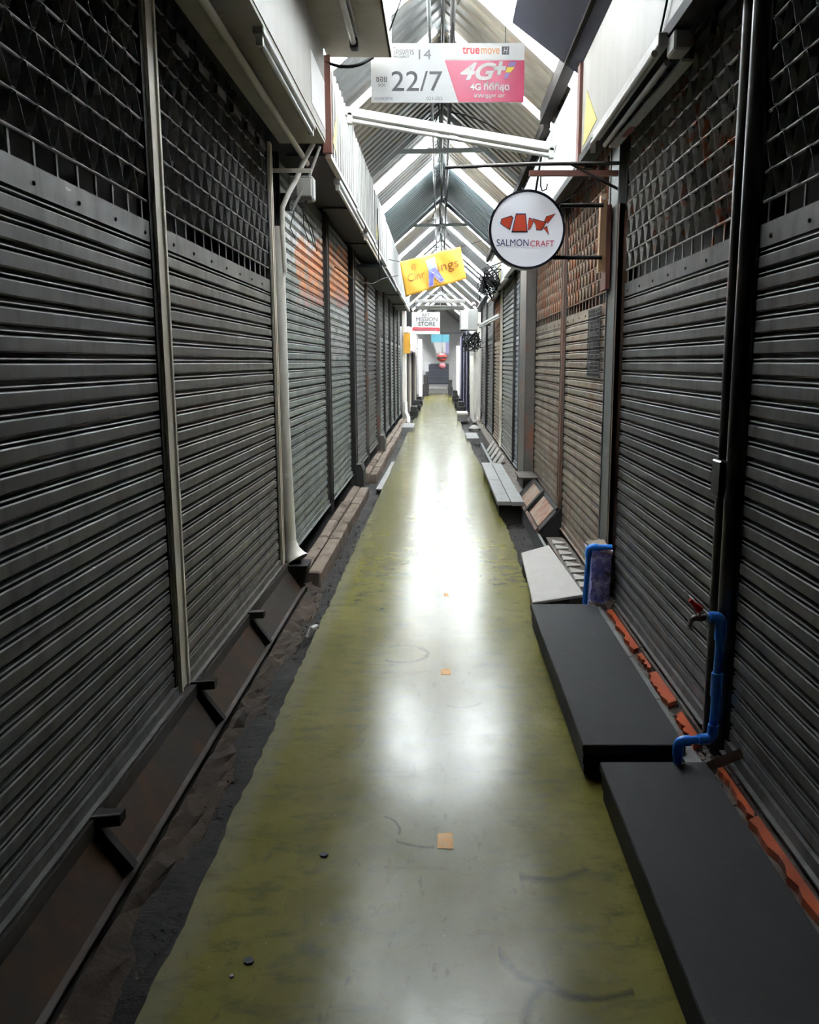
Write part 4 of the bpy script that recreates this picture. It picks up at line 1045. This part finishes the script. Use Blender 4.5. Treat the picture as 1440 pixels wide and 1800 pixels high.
# purple pier
t = thing('pier', 'rough pier base with flaking purple paint below the grey post', 'pier', (1.0,5.27,.09))
mb = MB(); n = 9
for k in range(n):
    z = .36*k/(n-1); b0 = .06 + (.012 if k in (0, n-1) else 0)
    for a, b_ in ((-1,-1),(0,-1.08),(1,-1),(1,0),(1,1),(0,1.05),(-1,1),(-1.08,0)):
        mb.v.append((a*b0+random.uniform(-.006,.006), b_*.11+random.uniform(-.006,.006), z))
for k in range(n-1):
    for i in range(8): mb.f.append([k*8+i,k*8+(i+1)%8,(k+1)*8+(i+1)%8,(k+1)*8+i]); mb.m.append(0)
mb.f.append([(n-1)*8+i for i in range(8)]); mb.m.append(0); mb.f.append(list(range(8))[::-1]); mb.m.append(0)
part('core', mb, M['purple'], t)
part('broken_cap', rough_block(-.065,.065,-.12,.12,.35,.375,.012), M['kerb'], t)
part('broken_foot', rough_block(-.07,.02,-.15,-.09,0,.03,.012), M['kerb'], t); part('broken_foot', rough_block(.03,.09,-.17,-.10,0,.05,.015), M['kerb'], t)
# blue pipes
def elbow_pts(pts, r=.028, n=5):
    out = [Vector(pts[0])]
    for i in range(1, len(pts)-1):
        p = Vector(pts[i]); a = (Vector(pts[i-1])-p).normalized(); b_ = (Vector(pts[i+1])-p).normalized()
        for k in range(n+1):
            u = k/n; out.append(p + a*r*(1-u)**2 + b_*r*u**2)
    out.append(Vector(pts[-1])); return out
t = thing('water_pipe', 'short blue PVC pipe bent over the purple pier', 'pipe', (.91,5.1,0))
part('pipe', MB().tube(elbow_pts([(.14,0,.488),(.0,0,.488),(-.02,0,.0)],.03), .0165, 14), M['blue_pvc'], t, smooth=True)
part('elbow', MB().tube(elbow_pts([(.05,0,.488),(.0,0,.488),(-.002,0,.43)],.03), .022, 14), M['blue_pvc'], t, smooth=True)
t = thing('water_pipe', 'tall blue PVC standpipe carrying the red-handled tap', 'pipe', (.94,2.95,0))
part('pipe', MB().tube(elbow_pts([(-.062,0,.0),(-.062,0,.225),(.062,0,.237),(.07,0,.70),(.02,0,.70)],.025), .0155, 14), M['blue_pvc'], t, smooth=True)
part('elbow', MB().tube(elbow_pts([(.0685,0,.615),(.07,0,.70),(.025,0,.70)],.028), .0205, 14), M['blue_pvc'], t, smooth=True)
part('elbow', MB().tube(elbow_pts([(.01,0,.232),(.061,0,.237),(.063,0,.29)],.024), .020, 14), M['blue_pvc'], t, smooth=True)
part('elbow', MB().tube(elbow_pts([(-.062,0,.17),(-.062,0,.225),(-.02,0,.229)],.024), .020, 14), M['blue_pvc'], t, smooth=True)
part('coupling', MB().lathe([(.020,0),(.021,.004),(.021,.086),(.020,.09)], (.066,0,.40), 16), M['blue_pvc'], t, smooth=True)
t = thing('tap', 'chrome tap with a red lever handle on the blue standpipe', 'tap', (.94,2.95,.70))
part('collar', MB().lathe([(.017,0),(.017,.008)], (.012,0,0), 12, 'x'), M['batten'], t)
part('body', MB().tube([(.014,0,0),(-.008,0,-.004),(-.028,0,-.002),(-.040,0,-.012),(-.043,0,-.035)], [.011,.013,.012,.010,.009], 12), M['brass'], t, smooth=True)
part('spout_tip', MB().lathe([(.012,0),(.012,.010)], (-.043,0,-.045), 10), M['brass'], t)
part('stem', MB().tube([(-.012,0,.005),(-.012,0,.025)], .008, 10), M['brass'], t)
part('lever', MB().tube([(-.008,0,.026),(-.016,0,.034),(-.034,-.004,.05),(-.05,-.008,.066)], [.014,.015,.009,.007], 10), M['red_plastic'], t, smooth=True)
# dark net hung on the first rusty shutter
nt_ = thing('hanging_net', 'dark plastic net panel hung on the rusty shutter beside the grey post', 'net', (1.085,6.15,1.50))
mb = MB()
for i in range(13): mb.box(-.002,.002,-.24+i*.04-.003,-.24+i*.04+.003,0,.47)
for i in range(19): mb.box(-.002,.002,-.245,.245,i*.026-.003,i*.026+.003)
part('mesh', mb, M['mesh_net'], nt_, stuff=True)
part('hem', MB().box(-.003,.003,-.25,.25,.465,.475), M['mesh_net'], nt_); part('hem', MB().box(-.003,.003,-.25,.25,-.005,.005), M['mesh_net'], nt_)
# sloping rusted panel on the tap side
t = thing('skirt_panel_box', 'dark framed sloping skirting with two rusted pale panels', 'skirting', (1.0,8.5,.05))
def quadp(y0, y1, u0, u1, th, lift=0):
    def P(u, y, d): return (-.115+.19*u-d*.7, y, .03+.22*u+d*.7)
    return [P(u0,y0,lift),P(u0,y1,lift),P(u1,y1,lift),P(u1,y0,lift),P(u0,y0,lift+th),P(u0,y1,lift+th),P(u1,y1,lift+th),P(u1,y0,lift+th)]
part('backing', MB().hexa(quadp(-.95,.95,0,1,.012)), M['dark_steel'], t)
M['rust_pale'] = mat('rust_pale_sheet', (0.2852,0.2232,0.1736), (0.2232,0.1612,0.124), rough=.55, scale=4, c3=(0.186,0.0558,0.0248), s3=5.5, lo3=.46, hi3=.60)
part('rust_panel', MB().hexa(quadp(-.82,-.06,.14,.86,.008,.012)), M['rust_pale'], t); part('rust_panel', MB().hexa(quadp(.12,.85,.14,.86,.008,.012)), M['rust_pale'], t)
part('strut', MB().hexa(quadp(-.02,.07,.0,1.0,.04,.012)), M['dark_steel'], t)
part('rail', MB().hexa(quadp(-.95,.95,0,.10,.03,.012)), M['rust_steel'], t); part('rail', MB().hexa(quadp(-.95,.95,.9,1.0,.02,.012)), M['dark_steel'], t)
part('end_plate', MB().prism([(-.12,.0),(.09,.0),(.09,.27)],'y',-.97,-.94), M['black_steel'], t); part('end_plate', MB().prism([(-.12,.0),(.09,.0),(.09,.27)],'y',.94,1.3), M['black_steel'], t)
part('cap', MB().box(-.12,.09,.93,1.5,.27,.285), M['sill'], t)
single('kerb_side', MB().box(.875,.90,7.0,9.6,-.1,.075), M['grey_steel'], 'grey kerb face below the rusted sloping skirting', 'kerb')
# grey plank bench
t = thing('plank_bench', 'grey low plank step over the gutter by the bluish shutter', 'step', (.72,10.55,0))
part('plank', MB().box(-.125,.015,-1.75,-.1,.125,.17), M['bench'], t, bevel=.004); part('plank', MB().box(-.125,.015,-.09,1.75,.125,.17), M['bench'], t, bevel=.004)
part('plank', MB().box(.022,.16,-1.75,1.75,.12,.165), M['bench'], t, bevel=.004)
for q in (-1.6,0,1.6): part('support', MB().box(-.10,.14,q-.06,q+.06,-.08,.125), M['dark_steel'], t)
for i in range(5):
    yy = 13.0+i*.62
    single('leaning_tile', MB().hexa([(.86,yy,.0),(.87,yy,.0),(.87,yy+.34,.0),(.86,yy+.34,.0),(.98,yy+.1,.16),(.99,yy+.1,.16),(.99,yy+.44,.16),(.98,yy+.44,.16)]), M['white_tile'], f'pale tile leaning below the pale shutter, {ORD[i]} along the row', 'tile', group='leaning tiles below the pale shutter')
single('kerb_rail', MB().box(.80,.84,12.6,17,-.08,.02), M['bench'], 'grey kerb edge running in front of the leaning tiles', 'kerb')
single('grey_block', MB().box(-.13,.13,-.7,.7,-.08,.06), M['bench'], 'flat grey block at the gutter beyond the leaning tiles', 'block', (.68,18.3,0), bevel=.01)
single('grey_sack', MB().lathe([(.05,0),(.13,.03),(.14,.10),(.08,.16),(.02,.18)], (0,0,0), 12), M['slab'], 'small pale sack by the flat grey block', 'sack', (.80,20.0,-.02), smooth=True)
t = thing('white_crate', 'white foam crate on the walkway edge in the distance', 'crate', (.62,24.2,0))
part('body', MB().box(-.14,.14,-.5,.5,0,.16), M['bench'], t, bevel=.01); part('lid', MB().box(-.15,.15,-.52,.52,.16,.22), M['slab'], t, bevel=.008)

# ------------------------------------------------------------------ far shops
single('far_column', MB().box(-.05,.05,-.4,.4,0,3.2), M['white_pvc'], 'white column where the grey shutters end on the canopy side', 'column', (-1.02,24.7,0), bevel=.01)
single('white_pipe', MB().tube([(-.98,24.3,.5),(-.96,24.2,.2),(-.88,23.8,.08),(-.86,23.0,-.02)], .05, 10), M['white_pvc'], 'white pipe curving out at the foot of the far white column', 'pipe', smooth=True)
for i, (a, b_, m) in enumerate(((25.2,27.6,'brown_panel'),(27.7,30,'brown_panel'),(30.1,33,'rust_sheet'),(33.1,36,'brown_panel'))):
    t = thing('boarded_shopfront', f'brown boarded shopfront past the far white column, {["first","second","third","fourth"][i]} along', 'shopfront', (-1.0,(a+b_)/2,-.06))
    L = b_-a
    for q in range(5): part('board', MB().box(-.02,.02,-L/2+q*L/5,-L/2+(q+1)*L/5-.03,0,1.95), M[m], t)
    part('head_rail', MB().box(-.03,.02,-L/2,L/2,1.95,2.05), M['cream'], t)
    part('corner_post', MB().box(-.03,.06,-L/2,-L/2+.08,0,2.0), M['cream' if i % 2 else 'dark_steel'], t)
single('far_column', MB().box(-.07,.07,-.3,.3,0,2.6), M['white_pvc'], 'white column beyond the brown boarded shopfronts', 'column', (-.88,38.5,0))
single('far_awning', MB().hexa([(-1.08,25,2.24),(-.70,25,2.0),(-.65,34,2.02),(-1.08,34,2.26),(-1.08,25,2.27),(-.70,25,2.03),(-.65,34,2.05),(-1.08,34,2.29)]), M['white_cloth'], 'white awning over the brown boarded shopfronts', 'awning')
single('far_column', MB().box(-.1,.1,-1.2,1.2,0,2.9), M['white_pvc'], 'broad white pillar beyond the distant dark shutters', 'column', (.98,24.2,0), bevel=.01)
single('pale_shopfront', MB().box(-.02,.02,-1.1,1.1,0,2.1), M['sh_pale'], 'pale shop panel behind the broad white pillar', 'panel', (1.04,27,0))
for i, (a, b_) in enumerate(((28.4,30.6),(30.8,33.2),(33.4,36.6))):
    t = thing('boarded_shopfront', f'purple painted shopfront past the broad white pillar, {["first","second","third"][i]} along', 'shopfront', (.93-.03*i,(a+b_)/2,.05 if i == 0 else -.06))
    L = b_-a
    for q in range(4): part('board', MB().box(-.02,.02,-L/2+q*L/4,-L/2+(q+1)*L/4-.04,0,2.7), M['purple_cloth'], t)
    part('corner_post', MB().box(-.06,.03,-L/2,-L/2+.1,0,2.7), M['end_blue'], t)
single('far_column', MB().box(-.07,.07,-.3,.3,0,2.3), M['white_pvc'], 'pale column beyond the purple shopfronts', 'column', (.78,38,0))
single('meter_box', MB().box(-.06,.06,-.1,.1,0,.3), M['tube'], 'small white meter box on the broad white pillar', 'box', (.84,22.9,1.78), bevel=.01)
for i, (x, yy, w, l, h, lb) in enumerate(((-.80,26.5,.12,.5,.28,'dark crate of goods by the first brown shopfront'),(-.78,29,.13,.5,.34,'dark heap of goods by the second brown shopfront'),(-.80,33,.12,.6,.30,'dark bin bag by the fourth brown shopfront'),(-.70,42,.14,.5,1.0,'black draped stand near the far blue shutter'),
        (.70,28.5,.13,.5,.34,'dark crate of goods by the first purple shopfront'),(.66,31.5,.14,.6,.30,'dark heap of goods by the second purple shopfront'),(.62,36,.14,.6,.45,'dark bundle by the last purple shopfront'),(.50,42.5,.12,.4,.75,'black draped stand opposite the other near the far end'))):
    t = thing('goods_stack', lb, 'goods', (x,yy,0))
    part('lower_box', rough_block(-w,w,-l,l,0,h*.55,.02), M['clutter'], t, bevel=.015); part('upper_box', rough_block(-w*.8,w*.7,-l*.8,l*.7,h*.55,h,.02), M['clutter'], t, bevel=.015)
single('hanging_shirt', MB().prism([(-.10,0),(.10,0),(.1,.38),(.17,.34),(.2,.42),(.07,.52),(-.07,.52),(-.2,.42),(-.17,.34),(-.1,.38)],'y',-.02,.02), M['white_cloth'], 'pale shirt hanging above the black draped stand', 'shirt', (-.68,43,1.15))

# ------------------------------------------------------------------ small things on the floor
for (x0, x1, y0, y1), lb in (((-.01,.045,2.61,2.71),'orange tape square on the floor nearest the viewer'),((.002,.056,4.22,4.31),'orange tape square on the floor beside the far black platform'),((.024,.059,5.735,5.815),'orange tape square on the floor opposite the pale cement board')):
    cx, cy = (x0+x1)/2, (y0+y1)/2
    single('tape_square', MB().prism([(x0-cx,y0-cy+.004),(x1-cx,y0-cy),(x1-cx-.003,y1-cy),(x0-cx+.002,y1-cy-.005)],'z',0,.0015), M['tape'], lb, 'tape', (cx,cy,.0))
for x, yy, s, m, lb in ((-.519,2.067,.017,'chip','black chip of litter, the larger one on the green floor'),(-.382,2.573,.014,'chip','black chip of litter level with the nearest tape square'),(-.551,2.008,.006,'white_tile','tiny white chip beside the larger black one')):
    pts = [(s*math.cos(a)*random.uniform(.7,1.2), s*math.sin(a)*random.uniform(.6,1.1)) for a in [i*math.pi/4 for i in range(8)]]
    single('litter_chip', MB().prism(pts,'z',0,.006), M[m], lb, 'litter', (x,yy,0))
